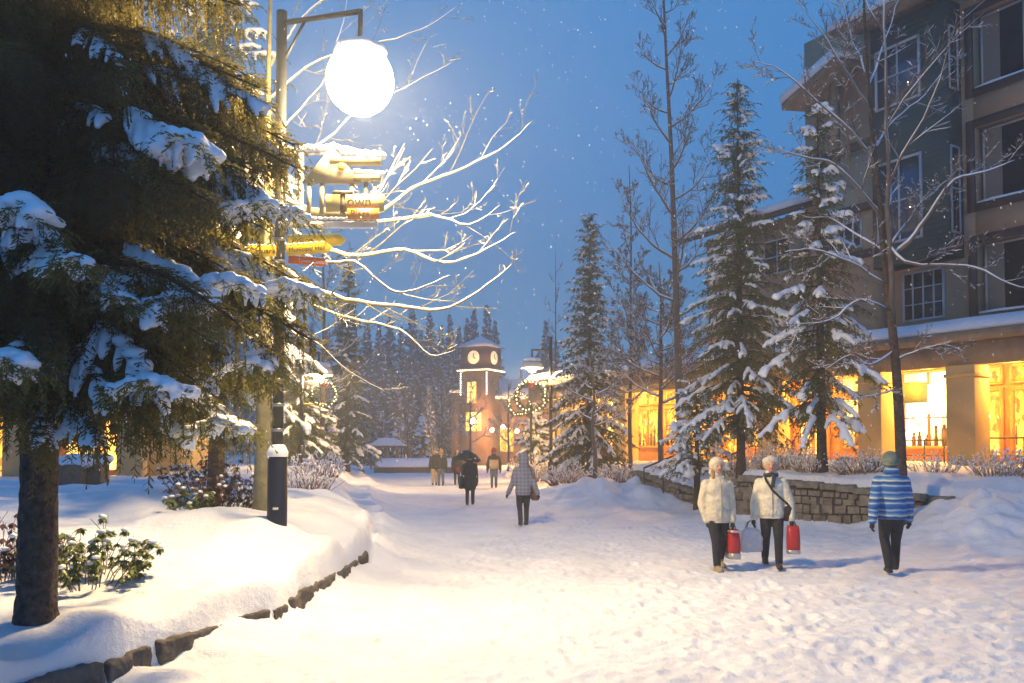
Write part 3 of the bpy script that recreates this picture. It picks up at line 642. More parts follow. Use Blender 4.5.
def conifer(name, H, Rr, z0, seed, whorl, per, nl, wd, dens, twst, snow, snow_r, vox, droop=.35, trunk_r=.14, lean=0, matn='needle', prof=.85, snow_p=.8, parent=None, hero=None, hang=.9, zmax=1e9, smask=None):
    r = rng(seed); nb = [[]]; sb = MB(); br = MB()
    k = 0; z = z0
    branches = []
    while z < H-.15 and z < zmax:
        t = (z-z0)/(H-z0); Lb = Rr*((1-t)**prof)*(1 if t > .06 else .8)+.12
        n = per if t < .8 else max(3, per-2)
        for i in range(n):
            az = 2*math.pi*(i/n+r.uniform(-.08, .08))+k*1.3
            branches.append((z+r.uniform(-.5, .5)*whorl, az, Lb*r.uniform(.5, 1.22), t))
        z += whorl*(1-.45*t); k += 1
    for (zb, az, Lb, t) in branches:
        d = Vector((math.cos(az), math.sin(az), 0)); p0 = Vector((0, 0, zb)); p1 = p0+d*Lb+Vector((0, 0, -droop*Lb*(1-t*.9)+.25*Lb*t))
        pts = curve_pts(p0, p1, .12*Lb*(1-t), 7); do_branch(br, nb, sb, pts, Lb, r, nl*(1-.62*t), wd, dens/(1-.4*t), twst, snow if r.random() < snow_p else 0, snow_r*(1-.3*t), hang, smask)
    if hero:
        for (p0, p1, sg, sr) in hero:
            Lb = (p1-p0).length; pts = curve_pts(p0, p1, sg, 11); do_branch(br, nb, sb, pts, Lb, r, nl, wd, dens*1.2, twst, 1, sr, hang, smask, True)
    t = parent
    tm = MB(); ph = min(H, zmax+1); nn = 120 if hero else 14
    tm.tube([(lean*.02, 0, -.3+i/(nn-1)*(ph+.3)) for i in range(nn)], [trunk_r*(1-.93*(i/(nn-1))*(ph/H))*(1+.35*math.exp(-i/(nn-1)*(ph+.3)/.22))*(1+.03*math.sin(i/(nn-1)*ph*9)) for i in range(nn)], 56 if hero else 12)
    to = tm.build('trunk', 'bark', t, smooth=True)
    if hero: rough(to, .045, .035)
    br.build('branches', 'bark', t, smooth=True)
    v = np.array([tuple(q) for q in nb[0]]); m = MB(); m.v = [v]; m.n = len(v); m.f = [(i, i+1, i+2, i+3, i+4) for i in range(0, len(v), 5)]
    m.build('crown', matn, t)
    if sb.n:
        o = sb.build('snow_cover', 'snow', t, smooth=True, remesh=vox*.85)
        if vox < .06: rough(o, .9*vox, .09)
def do_branch(br, nb, sb, pts, Lb, r, nl, wd, dens, twst, snow, snow_r, hang, smask, hero=False):
    curtain = hang > 1.35
    n = len(pts); br.tube(pts, [max(.004, .018*Lb*(1-.8*i/(n-1))) for i in range(n)], 5)
    cum = 0; nt = max(3, int(Lb/twst))
    d0 = (pts[-1]-pts[0]).normalized()
    for i in range(nt):
        s = (i+.5+r.uniform(-.3, .3))/nt
        if s < .12: continue
        f = s*(n-1); a = min(int(f), n-2); p = pts[a].lerp(pts[a+1], f-a); dd = (pts[a+1]-pts[a]).normalized()
        for sg in (-1, 1):
            lat = Vector((-dd.y, dd.x, 0))*sg
            ln = (.34*Lb*(1-s)**.7+.10)*r.uniform(.6, 1.15)
            ln = min(ln, .75)
            e = frond(nb, p, dd*.75+lat*r.uniform(.7, 1.1)+Vector((0, 0, -.15)), ln, hang*r.uniform(.6, 1.5), r, nl, wd, dens)
            if r.random() < (.95 if curtain else .55): frond(nb, p, dd*.25+lat*.25+Vector((0, 0, -1)), min(.5, ln*.8)*(1.3 if curtain else 1), hang, r, nl, wd, dens)
            if curtain: frond(nb, p, dd*.8+lat*.25+Vector((0, 0, .45)), r.uniform(.12, .22), .5, r, nl, wd, dens*1.3)
            if curtain: frond(nb, p.lerp(e, .6), dd*.2+lat*.2+Vector((0, 0, -1)), r.uniform(.12, .38), hang, r, nl, wd, dens)
            if snow and s > (.5 if hero else .22) and r.random() < (.9 if hero else .42) and (smask is None or smask(e)):
                rr = snow_r*r.uniform(.5, 1.0)*(.75+.5*s); q = p.lerp(e, .45)
                up_ = Vector((0, 0, rr*.3)); sb.tube([p+up_, q+up_*1.6, p.lerp(e, .8)+up_, e-up_*.6], [rr*.6, rr*.85, rr*.7, rr*.35], 6)
                if r.random() < .5: sb.blob(q+Vector((0, 0, rr*.35)), (rr*1.05, rr*1.05, rr*.7), 1, r.random()*20, .22)
        if snow and s > (.55 if hero else .3) and r.random() < (.75 if hero else .2) and (smask is None or smask(p)):
            rr = snow_r*r.uniform(.65, 1.15)*(.7+.5*s); sb.blob(p+Vector((0, 0, rr*.45)), (rr*1.2, rr*1.2, rr*.65), 1, r.random()*20, .2)
    frond(nb, pts[-1], d0, .22, hang, r, nl, wd, dens)
    if snow and not hero and (smask is None or smask(pts[-1])):
        a0 = r.choice([1, 2, 2, 3]); S_ = []; Rr_ = []
        for i in range(a0*2, 2*(n-1)+1):
            p = pts[i//2] if i % 2 == 0 else pts[i//2].lerp(pts[i//2+1], .5); q = snow_r*r.uniform(.45, .95)*(.7+.3*i/(2*n)); S_.append(p+Vector((0, 0, q*.5))); Rr_.append(q)
        if len(S_) > 2: Rr_[0] *= .4; Rr_[-1] *= .6; sb.tube(S_, Rr_, 7)
    if snow and (smask is None or smask(pts[-1])): rr = snow_r*.8; sb.blob(pts[-1]+Vector((0, 0, rr*.2)), (rr, rr, rr*.8), 1, r.random()*20, .25)
def place_conifer(label, px, pyb, Y, pytop, Rr, seed, base=None, rz=0, **kw):
    c = at(px, pyb, Y); zg = gz(c.x, Y); top = at(px, pytop, Y).z; H = top-zg
    t = thing('conifer_tree', label, 'conifer', (c.x, Y, zg), rz, kw.pop('group', None))
    conifer('c', H, Rr, kw.pop('z0', 1.0), seed, parent=t, **kw)
    return t
# --- big spruce at left (close)
tx, ty = -3.86, 6.95; tz = gz(tx, ty)
sp = thing('spruce_tree', 'huge dark spruce filling the left edge, thick trunk rising from the snowy bed', 'conifer', (tx, ty, tz))
def hb(px, py, Y, zatt, sg=.25, sr=.12):
    e = at(px, py, Y)-Vector((tx, ty, tz)); return (Vector((0, 0, zatt-tz)), e, sg, sr)
hero = [hb(205, 170, 6.3, 4.6, .25, 0.086), hb(150, 175, 6.6, 4.3, .2, 0.075), hb(270, 208, 7.0, 4.2, .35, 0.069), hb(225, 205, 7.0, 4.1, .3, 0.069), hb(305, 300, 7.6, 3.6, .30, 0.069), hb(215, 305, 6.4, 3.4, .3, 0.075),
        hb(160, 318, 6.0, 3.3, .2, 0.063), hb(160, 400, 5.9, 2.85, .3, 0.069), hb(110, 405, 6.0, 2.8, .2, 0.058), hb(275, 360, 7.3, 3.1, .25, 0.063), hb(215, 385, 7.4, 2.9, .2, 0.063), hb(238, 432, 8.0, 2.7, .3, 0.069), hb(190, 440, 7.8, 2.6, .2, 0.063),
        hb(20, 232, 5.6, 3.6, .15, 0.075), hb(60, 260, 5.5, 3.4, .15, 0.058), hb(8, 372, 5.5, 2.7, .15, 0.058), hb(290, 160, 7.6, 4.9, .3, 0.046), hb(120, 60, 6.2, 5.2, .2, 0.034), hb(230, 90, 7.0, 5.2, .3, 0.046), hb(100, 440, 6.1, 2.5, .1, 0.046), hb(40, 445, 6.0, 2.45, .1, 0.029)]
conifer('s', 12.5, 1.88, 2.25-tz+.35, 21, .24, 9, .07, .0055, 27, .085, 1, .06, .02, droop=.28, trunk_r=.155, prof=.7, snow_p=.10, matn='needle_d', parent=sp, hero=hero, hang=1.4, zmax=6.6, smask=lambda p: p.z < 5.2)
def pads(items, parent, org, m=None):
    mb = MB(); r = rng(8)
    for (px, py, Y, wp, hp_) in items:
        c = at(px, py, Y)-Vector(org); W = wp*Y/850; Hh = hp_*Y/850; W *= .88; Hh *= .85; n = int(26+W*60)
        for k in range(n):
            u = r.uniform(-.5, .5); v = r.uniform(-.4, .4); dome = (1-(2*u)**2*.75)*(1-v*v); rr = Hh*.155*r.uniform(.6, 1.5)
            mb.blob(c+Vector((u*W, v*W*.7, Hh*.30*dome-abs(u)*Hh*.35)), (rr*1.4, rr*1.4, rr), 2, r.random()*20, .15)
        for k in range(int(6+W*14)):
            u = r.uniform(-.55, .55); v = r.uniform(-.5, .3); p = c+Vector((u*W, v*W*.6, -abs(u)*Hh*.35)); L_ = Hh*r.uniform(.15, .42); rr = Hh*r.uniform(.05, .11)
            o = Vector((u*.5+r.uniform(-.2, .2), v*.5-.2, -1)).normalized(); mb.tube([p, p+o*L_*.5+Vector((0, 0, rr)), p+o*L_], [rr*1.3, rr, rr*.5], 7)
    nb = [[]]
    for (px, py, Y, wp, hp_) in items:
        c = at(px, py, Y)-Vector(org); W = wp*Y/850; Hh = hp_*Y/850
        for k in range(int(30+W*60)):
            u = r.uniform(-.55, .55); v = r.uniform(-.5, .5); p = c+Vector((u*W, v*W*.7, Hh*.25*(1-4*u*u*.8)-abs(u)*Hh*.4-.02))
            frond(nb, p, Vector((u*1.5+r.uniform(-.5, .5), v-.3, r.uniform(-.7, .25))), r.uniform(.1, .26), .8, r, .05, .005, 30)
    v = np.array([tuple(q) for q in nb[0]]); m_ = MB(); m_.v = [v]; m_.n = len(v); m_.f = [(i, i+1, i+2, i+3, i+4) for i in range(0, len(v), 5)]
    m_.build('twig_tips', 'needle', parent)
    o = mb.build('snow_pad', 'snow', parent, remesh=.012); rough(o, .022, .05); return o
pads([(182, 150, 6.0, 62, 52), (22, 216, 5.5, 60, 56), (262, 213, 6.9, 92, 32), (185, 305, 6.2, 60, 44), (228, 290, 6.6, 80, 40), (290, 292, 7.2, 70, 30), (152, 388, 5.8, 75, 38), (245, 366, 7.0, 60, 32), (222, 428, 7.6, 62, 34), (12, 362, 5.4, 44, 36), (120, 300, 5.9, 30, 22), (75, 262, 5.4, 40, 24)], sp, (tx, ty, tz))
# --- trees on the right and in the middle distance
place_conifer('tall dark spruce with snow laden branches, right of the wire-thin bare trees', 741, 466, 23, 78, 1.75, 31, whorl=.30, per=7, nl=.12, wd=.013, dens=15, twst=.17, snow=1, snow_r=.085, vox=.04, droop=.45, trunk_r=.13, snow_p=.5, z0=1.5)
place_conifer('tall spruce with big white snow pads directly in front of the hotel wing', 822, 470, 20.5, 92, 1.5, 32, whorl=.33, per=6, nl=.12, wd=.013, dens=15, twst=.17, snow=1, snow_r=.115, vox=.04, droop=.6, trunk_r=.13, snow_p=.42, z0=1.6)
place_conifer('low snow covered spruce left of the tall dark spruce, its trunk beside the handrails', 697, 465, 23.8, 378, .95, 33, whorl=.22, per=6, nl=.1, wd=.012, dens=14, twst=.15, snow=1, snow_r=.095, vox=.035, droop=.2, trunk_r=.12, snow_p=.9, z0=1.15, prof=.5)
place_conifer('slender spruce with powdered branches right of the wreath lamp post', 590, 462, 34, 212, 1.75, 34, whorl=.32, per=8, nl=.17, wd=.02, dens=10, twst=.22, snow=1, snow_r=.085, vox=.05, droop=.45, trunk_r=.15, snow_p=.75, z0=.8, matn='needle2')
place_conifer('spire shaped dark conifer beyond the left planting bed', 347, 463, 46, 258, 1.7, 35, whorl=.42, per=7, nl=.2, wd=.026, dens=8, twst=.3, snow=1, snow_r=.13, vox=.09, droop=.4, trunk_r=.17, snow_p=.4, z0=1.0, matn='needle2')
place_conifer('dense lamplit conifer just behind the base of the signpost', 297, 462, 38, 318, 2.0, 36, whorl=.34, per=8, nl=.19, wd=.024, dens=9, twst=.26, snow=1, snow_r=.12, vox=.07, droop=.4, trunk_r=.15, snow_p=.5, z0=.6, matn='needle')
place_conifer('yellow lit conifer behind the pale trunk, reaching above the frame', 216, 500, 13.6, -110, 1.75, 37, whorl=.30, per=7, nl=.10, wd=.010, dens=18, twst=.13, snow=1, snow_r=.075, vox=.03, droop=.5, trunk_r=.14, snow_p=.45, z0=2.0, zmax=8.2, hang=1.3)
place_conifer('small rounded snowy conifer behind the wreath lamp post', 536, 462, 50, 402, 1.7, 38, whorl=.3, per=7, nl=.2, wd=.026, dens=8, twst=.28, snow=1, snow_r=.17, vox=.08, droop=.4, trunk_r=.1, snow_p=.9, z0=.3)
place_conifer('short snowy conifer left of the spire shaped one', 325, 462, 41, 405, .95, 39, whorl=.3, per=6, nl=.17, wd=.022, dens=9, twst=.22, snow=1, snow_r=.14, vox=.07, droop=.4, trunk_r=.08, snow_p=.9, z0=.7)
# little firs lit up at the far end
for i, (px, top, lab) in enumerate([(394, 428, 'small glowing snowy fir left of the far row of posts'), (422, 414, 'taller glowing snowy fir near the clock tower foot')]):
    place_conifer(lab, px, 452, 70, top, 1.0, 40+i, whorl=.4, per=6, nl=.3, wd=.04, dens=5, twst=.4, snow=1, snow_r=.2, vox=.12, droop=.4, trunk_r=.1, snow_p=.9, z0=.4)
# --- forest: four shapes, copied
protos = []
for i in range(4):
    t = thing('forest_conifer', 'hazy snow dusted forest conifer beyond the clock tower', 'conifer', (0, 0, 0), group='forest conifers behind the village')
    conifer('f', 20, 4.0+.4*i, 1.5, 60+i, whorl=.7, per=8, nl=.7, wd=.10, dens=2.6, twst=.8, snow=1, snow_r=.30, vox=.2, droop=.5, trunk_r=.3, snow_p=.6, matn='needle_haze', prof=1.0, hang=.7, parent=t)
    protos.append(t)
r = rng(77); used = 0
rows = [(355, 330, 104), (367, 318, 100), (379, 322, 96), (390, 316, 108), (401, 324, 98), (412, 312, 104), (421, 328, 94), (430, 318, 110), (441, 322, 100), (450, 312, 106), (459, 326, 112), (468, 322, 104), (474, 316, 118), (487, 310, 112), (495, 318, 108),
        (512, 392, 125), (521, 372, 120), (533, 366, 118), (546, 326, 104), (538, 350, 112), (556, 344, 110), (566, 355, 104), (578, 350, 112), (600, 340, 110), (620, 345, 115), (640, 352, 118), (660, 340, 120), (340, 322, 108), (326, 330, 104), (312, 318, 110), (295, 325, 106), (278, 330, 112), (262, 318, 104), (245, 325, 112), (690, 350, 118), (720, 345, 122),
        (384, 345, 84), (405, 352, 86), (436, 350, 88), (362, 352, 84), (452, 352, 90), (396, 372, 78), (428, 378, 80), (373, 380, 79), (412, 366, 90), (444, 385, 85)]
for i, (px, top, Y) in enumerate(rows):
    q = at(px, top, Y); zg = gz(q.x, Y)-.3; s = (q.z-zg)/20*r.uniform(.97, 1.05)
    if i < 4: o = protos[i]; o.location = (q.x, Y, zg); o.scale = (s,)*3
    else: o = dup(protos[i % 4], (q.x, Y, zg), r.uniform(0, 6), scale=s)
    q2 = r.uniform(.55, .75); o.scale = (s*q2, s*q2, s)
# ---------------------------------------------------------------- bare trees
def bare(name_label, base, paths, seed, trunk_r, m='twig', snow=.7, levels=3, nsub=6, ln=.38, snow_th=.012, mt=None, group=None, minr=.0035, name='bare_tree', zup=.35, top_r=.12):
    # paths[0] is the trunk, the rest main limbs: lists of world points; sub-branches grow by recursion
    r = rng(seed); t = thing(name, name_label, 'bare tree', base, group=group); B = Vector(base)
    tr = MB(); br = MB(); sn = MB()
    def snow_on(pts, rad):
        th = [min(snow_th, rad[i]*1.1)*r.uniform(.5, 1.3) for i in range(len(pts))]
        q = [p+Vector((0, 0, rad[i]*.55+th[i]*.6)) for i, p in enumerate(pts)]
        rr = [rad[i]*.7+th[i]*.6 for i in range(len(pts))]; rr[0] *= .4; rr[-1] *= .3
        sn.tube(q, rr, 5)
    def sub(pts, rad, lev):
        Lt = sum((pts[i+1]-pts[i]).length for i in range(len(pts)-1)); n = len(pts)
        cnt = nsub if lev == 1 else max(3, nsub-2)
        for k in range(cnt):
            s = .18+.8*(k+r.random()*.8)/cnt; f = s*(n-1); a = min(int(f), n-2); p = pts[a].lerp(pts[a+1], f-a)
            dd = (pts[a+1]-pts[a]).normalized(); rv = Vector((r.gauss(0, 1), r.gauss(0, 1), r.gauss(0, .8)+zup)); rv = (rv-dd*rv.dot(dd)).normalized()
            d = (dd*r.uniform(.6, 1.0)+rv*r.uniform(.5, .9)).normalized()
            L_ = Lt*ln*(1-.55*s)*r.uniform(.7, 1.3); r0 = max(minr, rad[a]*.5)
            P = [p]; q = p.copy(); kk = 5
            for j in range(kk-1):
                d = (d+Vector((r.uniform(-.22, .22), r.uniform(-.22, .22), r.uniform(-.12, .22)))).normalized(); q = q+d*(L_/(kk-1)); P.append(q.copy())
            rd = [max(minr*.7, r0*(1-.75*j/(kk-1))) for j in range(kk)]
            br.tube(P, rd, 5 if lev == 1 else 4)
            if snow and r.random() < snow and abs(d.z) < .85: snow_on(P, rd)
            if lev < levels: sub(P, rd, lev+1)
    for i, (pp, r0) in enumerate(paths):
        P0_ = [Vector(p)-B for p in pp]; P = []
        for a in range(len(P0_)-1):
            A0, A1, A2, A3 = P0_[max(a-1, 0)], P0_[a], P0_[a+1], P0_[min(a+2, len(P0_)-1)]
            for j in range(4):
                s_ = j/4; q = .5*(2*A1+(A2-A0)*s_+(2*A0-5*A1+4*A2-A3)*s_*s_+(3*A1-A0-3*A2+A3)*s_**3); P.append(q+Vector((r.uniform(-1, 1), r.uniform(-1, 1), r.uniform(-1, 1)))*(.02*(A2-A1).length if j and i else 0))
        P.append(P0_[-1]); n = len(P)
        rad = [max(minr, r0*(1-(1-top_r)*j/(n-1))) for j in range(n)]
        (tr if i == 0 else br).tube(P, rad, 10 if i == 0 else 6)
        if i: 
            if snow: snow_on(P, rad)
            sub(P, rad, 1)
        else:
            pass
    tr.build('trunk', mt or m, t, smooth=True); br.build('branches', m, t, smooth=True)
    if sn.n: sn.build('snow_cover', 'snow', t, smooth=True)
    return t
def auto_limbs(base, H, n, spread, seed, zfrac=.25, up=.6, r0=.05):
    r = rng(seed); out = []
    for k in range(n):
        f = zfrac+(1-zfrac)*(k/n)*.92; z = H*f; az = k*2.4+r.uniform(-.4, .4); L_ = spread*(1-.75*(f-zfrac)/(1-zfrac))*r.uniform(.8, 1.15)
        p = Vector(base)+Vector((0, 0, z)); pts = [p]; d = Vector((math.cos(az), math.sin(az), up*.6)).normalized()
        for j in range(4):
            p = p+d*(L_/4); pts.append(p.copy()); d = (d+Vector((0, 0, up*.35))+Vector((r.uniform(-.15, .15), r.uniform(-.15, .15), 0))).normalized()
        out.append((pts, r0*(1-.6*f)))
    return out
def P_(*q): return [tuple(at(*a)) for a in q]
# lamplit tree with snow laden limbs beside the signpost
Yt = 12.2; b0 = at(262, 512, Yt); zb = gz(b0.x, Yt)-.05
paths = [([(b0.x, Yt, zb), *P_((263, 440, Yt), (265, 330, Yt), (268, 220, Yt), (268, 100, Yt), (272, -60, Yt))], .135),
 (P_((266, 250, 12.2), (300, 282, 12.0), (345, 300, 11.8), (395, 306, 11.6), (440, 310, 11.4), (478, 292, 11.3), (512, 264, 11.2)), .033),
 (P_((268, 205, 12.2), (310, 243, 12.1), (360, 256, 12.0), (405, 250, 11.9), (445, 263, 11.8), (485, 250, 11.7), (516, 232, 11.7)), .030),
 (P_((268, 180, 12.2), (320, 225, 12.6), (375, 215, 12.7), (410, 190, 12.8), (455, 172, 12.8), (500, 150, 12.9), (534, 120, 13.0)), .030),
 (P_((267, 265, 12.2), (300, 300, 12.6), (350, 318, 13.0), (400, 330, 13.2), (430, 355, 13.3), (455, 350, 13.4)), .021),
 (P_((268, 195, 12.2), (330, 215, 11.6), (380, 222, 11.4), (430, 215, 11.2), (470, 225, 11.0), (500, 205, 11.0)), .022),
 (P_((268, 235, 12.2), (320, 262, 11.5), (355, 262, 11.3), (390, 290, 11.0), (415, 290, 10.9), (450, 275, 10.9)), .021),
 (P_((268, 140, 12.2), (310, 150, 12.8), (360, 110, 13.2), (410, 85, 13.4), (455, 60, 13.5)), .016),
 (P_((268, 100, 12.2), (320, 60, 12.8), (370, 45, 13.2), (420, 30, 13.4), (460, 5, 13.5)), .016),
 (P_((268, 70, 12.2), (310, 10, 12.6), (360, -10, 13), (440, -40, 13)), .018),
 (P_((268, 150, 12.2), (290, 120, 12.8), (330, 70, 13.2), (350, -20, 13.2)), .016),
 (P_((266, 290, 12.2), (290, 330, 12.7), (320, 345, 13), (350, 372, 13.4), (385, 392, 13.6)), .016),
 (P_((267, 270, 12.2), (230, 240, 12.6), (190, 230, 13), (150, 200, 13)), .022),
 (P_((267, 190, 12.2), (235, 150, 12.0), (200, 120, 11.8), (170, 60, 11.6)), .021)]
bare('lamplit bare tree with thick snow along its limbs, pale trunk right beside the signpost', (b0.x, Yt, zb), paths, 5, .13, m='aspen', snow=.35, levels=3, nsub=6, ln=.36, snow_th=.011, minr=.0035)
def auto_bare(label, px, pyb, Y, ptop, spread, seed, tr, n=14, up=.6, snow=.5, nsub=6, levels=3, minr=.006, snow_th=.012, lean=0, zfrac=.2, m='twig', mt=None, r0=.05, ln=.4):
    b = at(px, pyb, Y); zg = gz(b.x, Y)-.05; H = at(px, ptop, Y).z-zg; B = (b.x, Y, zg)
    r = rng(seed); tp = [(b.x+lean*j/5+(r.uniform(-.05, .05) if j else 0), Y, zg+H*j/5) for j in range(6)]
    limbs = auto_limbs(B, H, n, spread, seed, zfrac, up, r0)
    limbs = [([Vector(q)+Vector((lean*(q[2]-zg)/H, 0, 0)) for q in p], rr) for p, rr in limbs]
    return bare(label, B, [(tp, tr)]+limbs, seed, tr, m=m, snow=snow, levels=levels, nsub=nsub, minr=minr, snow_th=snow_th, mt=mt, ln=ln)
# bare tree in front of the hotel
Yh = 17.5; b = at(903, 468, Yh); zg = gz(b.x, Yh)-.05
paths = [([(b.x, Yh, zg), *P_((897, 380, Yh), (887, 280, Yh), (876, 170, Yh), (868, 80, Yh), (862, -40, Yh))], .115),
 (P_((893, 320, Yh), (889, 230, 17.3), (886, 130, 17.1), (884, 30, 17), (889, -60, 17)), .065),
 (P_((887, 262, Yh), (915, 235, 17.2), (935, 205, 17.0), (955, 180, 16.8), (985, 172, 16.7), (1015, 160, 16.6)), .05),
 (P_((885, 255, Yh), (905, 225, 17.6), (925, 200, 17.8), (955, 175, 18)), .035),
 (P_((880, 215, Yh), (860, 190, 17.2), (835, 165, 17), (805, 157, 16.8), (780, 150, 16.6)), .035),
 (P_((886, 285, Yh), (850, 262, 17.2), (815, 250, 17.0), (785, 252, 16.8)), .032),
 (P_((888, 310, Yh), (860, 300, 17.2), (830, 320, 17), (790, 325, 16.8)), .028),
 (P_((884, 240, Yh), (905, 262, 17.0), (940, 265, 16.8), (975, 268, 16.6), (1010, 284, 16.5), (1040, 290, 16.4)), .036),
 (P_((876, 165, Yh), (850, 130, 17.3), (815, 100, 17.2), (780, 70, 17), (755, 62, 17)), .03),
 (P_((874, 150, Yh), (895, 120, 17.8), (925, 95, 18), (950, 60, 18)), .03),
 (P_((870, 110, Yh), (845, 70, 17.2), (820, 30, 17), (790, -10, 17)), .028),
 (P_((868, 80, Yh), (850, 30, 17.8), (835, -30, 18)), .026),
 (P_((868, 90, Yh), (885, 40, 17.8), (905, -20, 18)), .026),
 (P_((894, 350, Yh), (870, 365, 17.2), (850, 355, 17), (825, 370, 16.9)), .022),
 (P_((895, 360, Yh), (920, 350, 17.2), (945, 345, 17), (965, 352, 16.9)), .02),
 (P_((896, 390, Yh), (875, 395, 17.2), (850, 400, 17.1)), .016)]
bare('tall forked bare tree with snowy limbs in front of the hotel bay windows', (b.x, Yh, zg), paths, 6, .115, m='twig', mt='bark', snow=.5, levels=3, nsub=9, ln=.40, snow_th=.014, minr=.0055)
auto_bare('tallest thin bare tree in the middle, its crown leaving the top of the picture', 682, 462, 27, -60, 3.4, 12, .14, n=24, up=1.0, snow=.3, nsub=7, minr=.008, zfrac=.28, lean=-.5, r0=.06, ln=.50)
auto_bare('spreading bare tree glowing orange, right of the slender spruce', 661, 455, 29.5, 262, 2.7, 13, .11, n=20, up=.6, snow=.6, nsub=9, minr=.010, zfrac=.3, r0=.055, snow_th=.018, ln=.5)
auto_bare('thin upright bare tree between the slender spruce and the spreading bare tree', 631, 456, 31, 165, 1.7, 14, .09, n=22, up=1.3, snow=.3, nsub=8, minr=.0095, zfrac=.25, r0=.04, ln=.5)
auto_bare('small bare tree with pale trunk in front of the slender spruce', 594, 466, 30, 345, 2.3, 15, .10, n=12, up=.55, snow=.8, nsub=7, minr=.009, zfrac=.42, r0=.04, snow_th=.018)
auto_bare('wispy bare tree left of the slender spruce', 556, 462, 52, 250, 2.0, 16, .09, n=14, up=1.0, snow=.2, minr=.012, nsub=6, zfrac=.3, levels=2)
auto_bare('bare tree between the yellow lit conifer and the spire shaped conifer', 322, 460, 40, 205, 3.2, 17, .14, n=18, up=.7, snow=.35, minr=.011, nsub=7, zfrac=.3)
auto_bare('low bare tree left of the clock tower, nearest the far posts', 442, 455, 66, 372, 2.6, 18, .10, n=12, up=.8, snow=.7, minr=.02, nsub=6, levels=2, zfrac=.3, snow_th=.02)
auto_bare('low bare tree glowing orange before the clock tower', 470, 456, 64, 378, 2.4, 19, .10, n=12, up=.8, snow=.7, minr=.02, nsub=6, levels=2, zfrac=.3, snow_th=.02)
auto_bare('bare tree in front of the village hall', 508, 456, 62, 376, 2.3, 20, .10, n=12, up=.8, snow=.7, minr=.018, nsub=6, levels=2, zfrac=.25, snow_th=.02)
auto_bare('faint bare tree behind the far planter', 408, 455, 70, 392, 2.2, 22, .09, n=10, up=.8, snow=.7, minr=.022, nsub=6, levels=2, zfrac=.25, snow_th=.02)
# ---------------------------------------------------------------- shrubs
def shrub(label, x, y, w_, h_, seed, stems=40, leaves=0, leafm=None, snow=.5, name='shrub', minr=.004, sn_r=.03, twigm='twig', lsize=.07):
    r = rng(seed); z = gz(x, y)-.04; t = thing(name, label, 'shrub', (x, y, z)); s = MB(); lf = MB(); sn = MB()
    for k in range(stems):
        az = r.uniform(0, 6.28); rr = r.random()**.6; p = Vector((math.cos(az)*rr*w_*.35, math.sin(az)*rr*w_*.3, 0)); d = Vector((math.cos(az)*rr*.9, math.sin(az)*rr*.9, 1)).normalized()
        H = h_*r.uniform(.55, 1.05)*(1-.35*rr); pts = [p]
        for j in range(4): d = (d+Vector((r.uniform(-.3, .3), r.uniform(-.3, .3), r.uniform(-.15, .15)))).normalized(); p = p+d*H/4; pts.append(p.copy())
        s.tube(pts, [minr*(1.6-.25*j) for j in range(5)], 4)
        for j in range(2):
            q = pts[r.randint(1, 3)]; d2 = (d+Vector((r.uniform(-1, 1), r.uniform(-1, 1), r.uniform(0, .5)))).normalized(); e = q+d2*H*.3
            s.tube([q, q.lerp(e, .5)+Vector((0, 0, .01)), e], minr*.7, 4)
            if not leaves and r.random() < snow: sn.tube([q+Vector((0, 0, minr*1.5)), e+Vector((0, 0, minr*1.5))], minr*1.6, 4)
        if leaves:
            for g in range(leaves):
                q = pts[-1] if g < leaves*.5 else pts[r.randint(2, 3)]
                for w2 in range(5):
                    a2 = r.uniform(0, 6.28); l = lsize*r.uniform(.7, 1.2); o = Vector((math.cos(a2), math.sin(a2), -r.uniform(.3, 1.4))).normalized()*l; sd = o.cross(Vector((0, 0, 1))).normalized()*l*.2
                    lf.add([q, q+o*.5+sd, q+o, q+o*.5-sd], [(0, 1, 2, 3)])
            if r.random() < snow: sn.blob(pts[-1]+Vector((0, 0, sn_r*.3)), (sn_r*r.uniform(.8, 1.5), sn_r*r.uniform(.8, 1.5), sn_r*.8), 1, r.random()*9, .2)
        elif r.random() < snow: sn.blob(pts[-1], (sn_r*.5, sn_r*.5, sn_r*.4), 1, 0, .1)
    s.build('stems', twigm, t)
    if leaves: lf.build('leaves', leafm, t)
    if sn.n: sn.build('snow_cover', 'snow', t, smooth=True)
    return t
M['leafg'] = mat('olive_leaf', (.13, .16, .035), .45, var=.4, vscale=8)
M['leafb'] = mat('brown_leaf', (.10, .045, .035), .6, var=.4, vscale=8)
M['redtwig'] = mat('red_twig', (.24, .10, .065), .8, var=.3)
M['tan'] = mat('dry_twig', (.26, .17, .09), .8, var=.3)
for (lab, px, py, Y, w_, h_, st, lv, lm, sn_, sd) in [
 ('leafy green rhododendron just right of the big spruce trunk', 86, 575, 8.5, 1.15, .78, 60, 9, 'leafg', .5, 1),
 ('dark brown leaved shrub left of the big spruce trunk', 12, 560, 8.8, 1.0, .8, 70, 5, 'leafb', .25, 2),
 ('green leaved shrub low in the snow, left of the brown hedge shrubs', 190, 500, 12.2, .65, .45, 26, 6, 'leafg', .5, 3),
 ('brown leaved shrub dusted with snow left of the pale trunk', 222, 505, 12.9, 1.2, .8, 80, 4, 'leafb', .35, 4),
 ('dark shrub behind the brown one, left of the pale trunk', 205, 478, 15.5, 1.4, .95, 80, 4, 'leafb', .3, 5)]:
    c = at(px, py, Y); shrub(lab, c.x, Y, w_, h_, sd, st, lv, lm, sn_, sn_r=.034, lsize=.085)
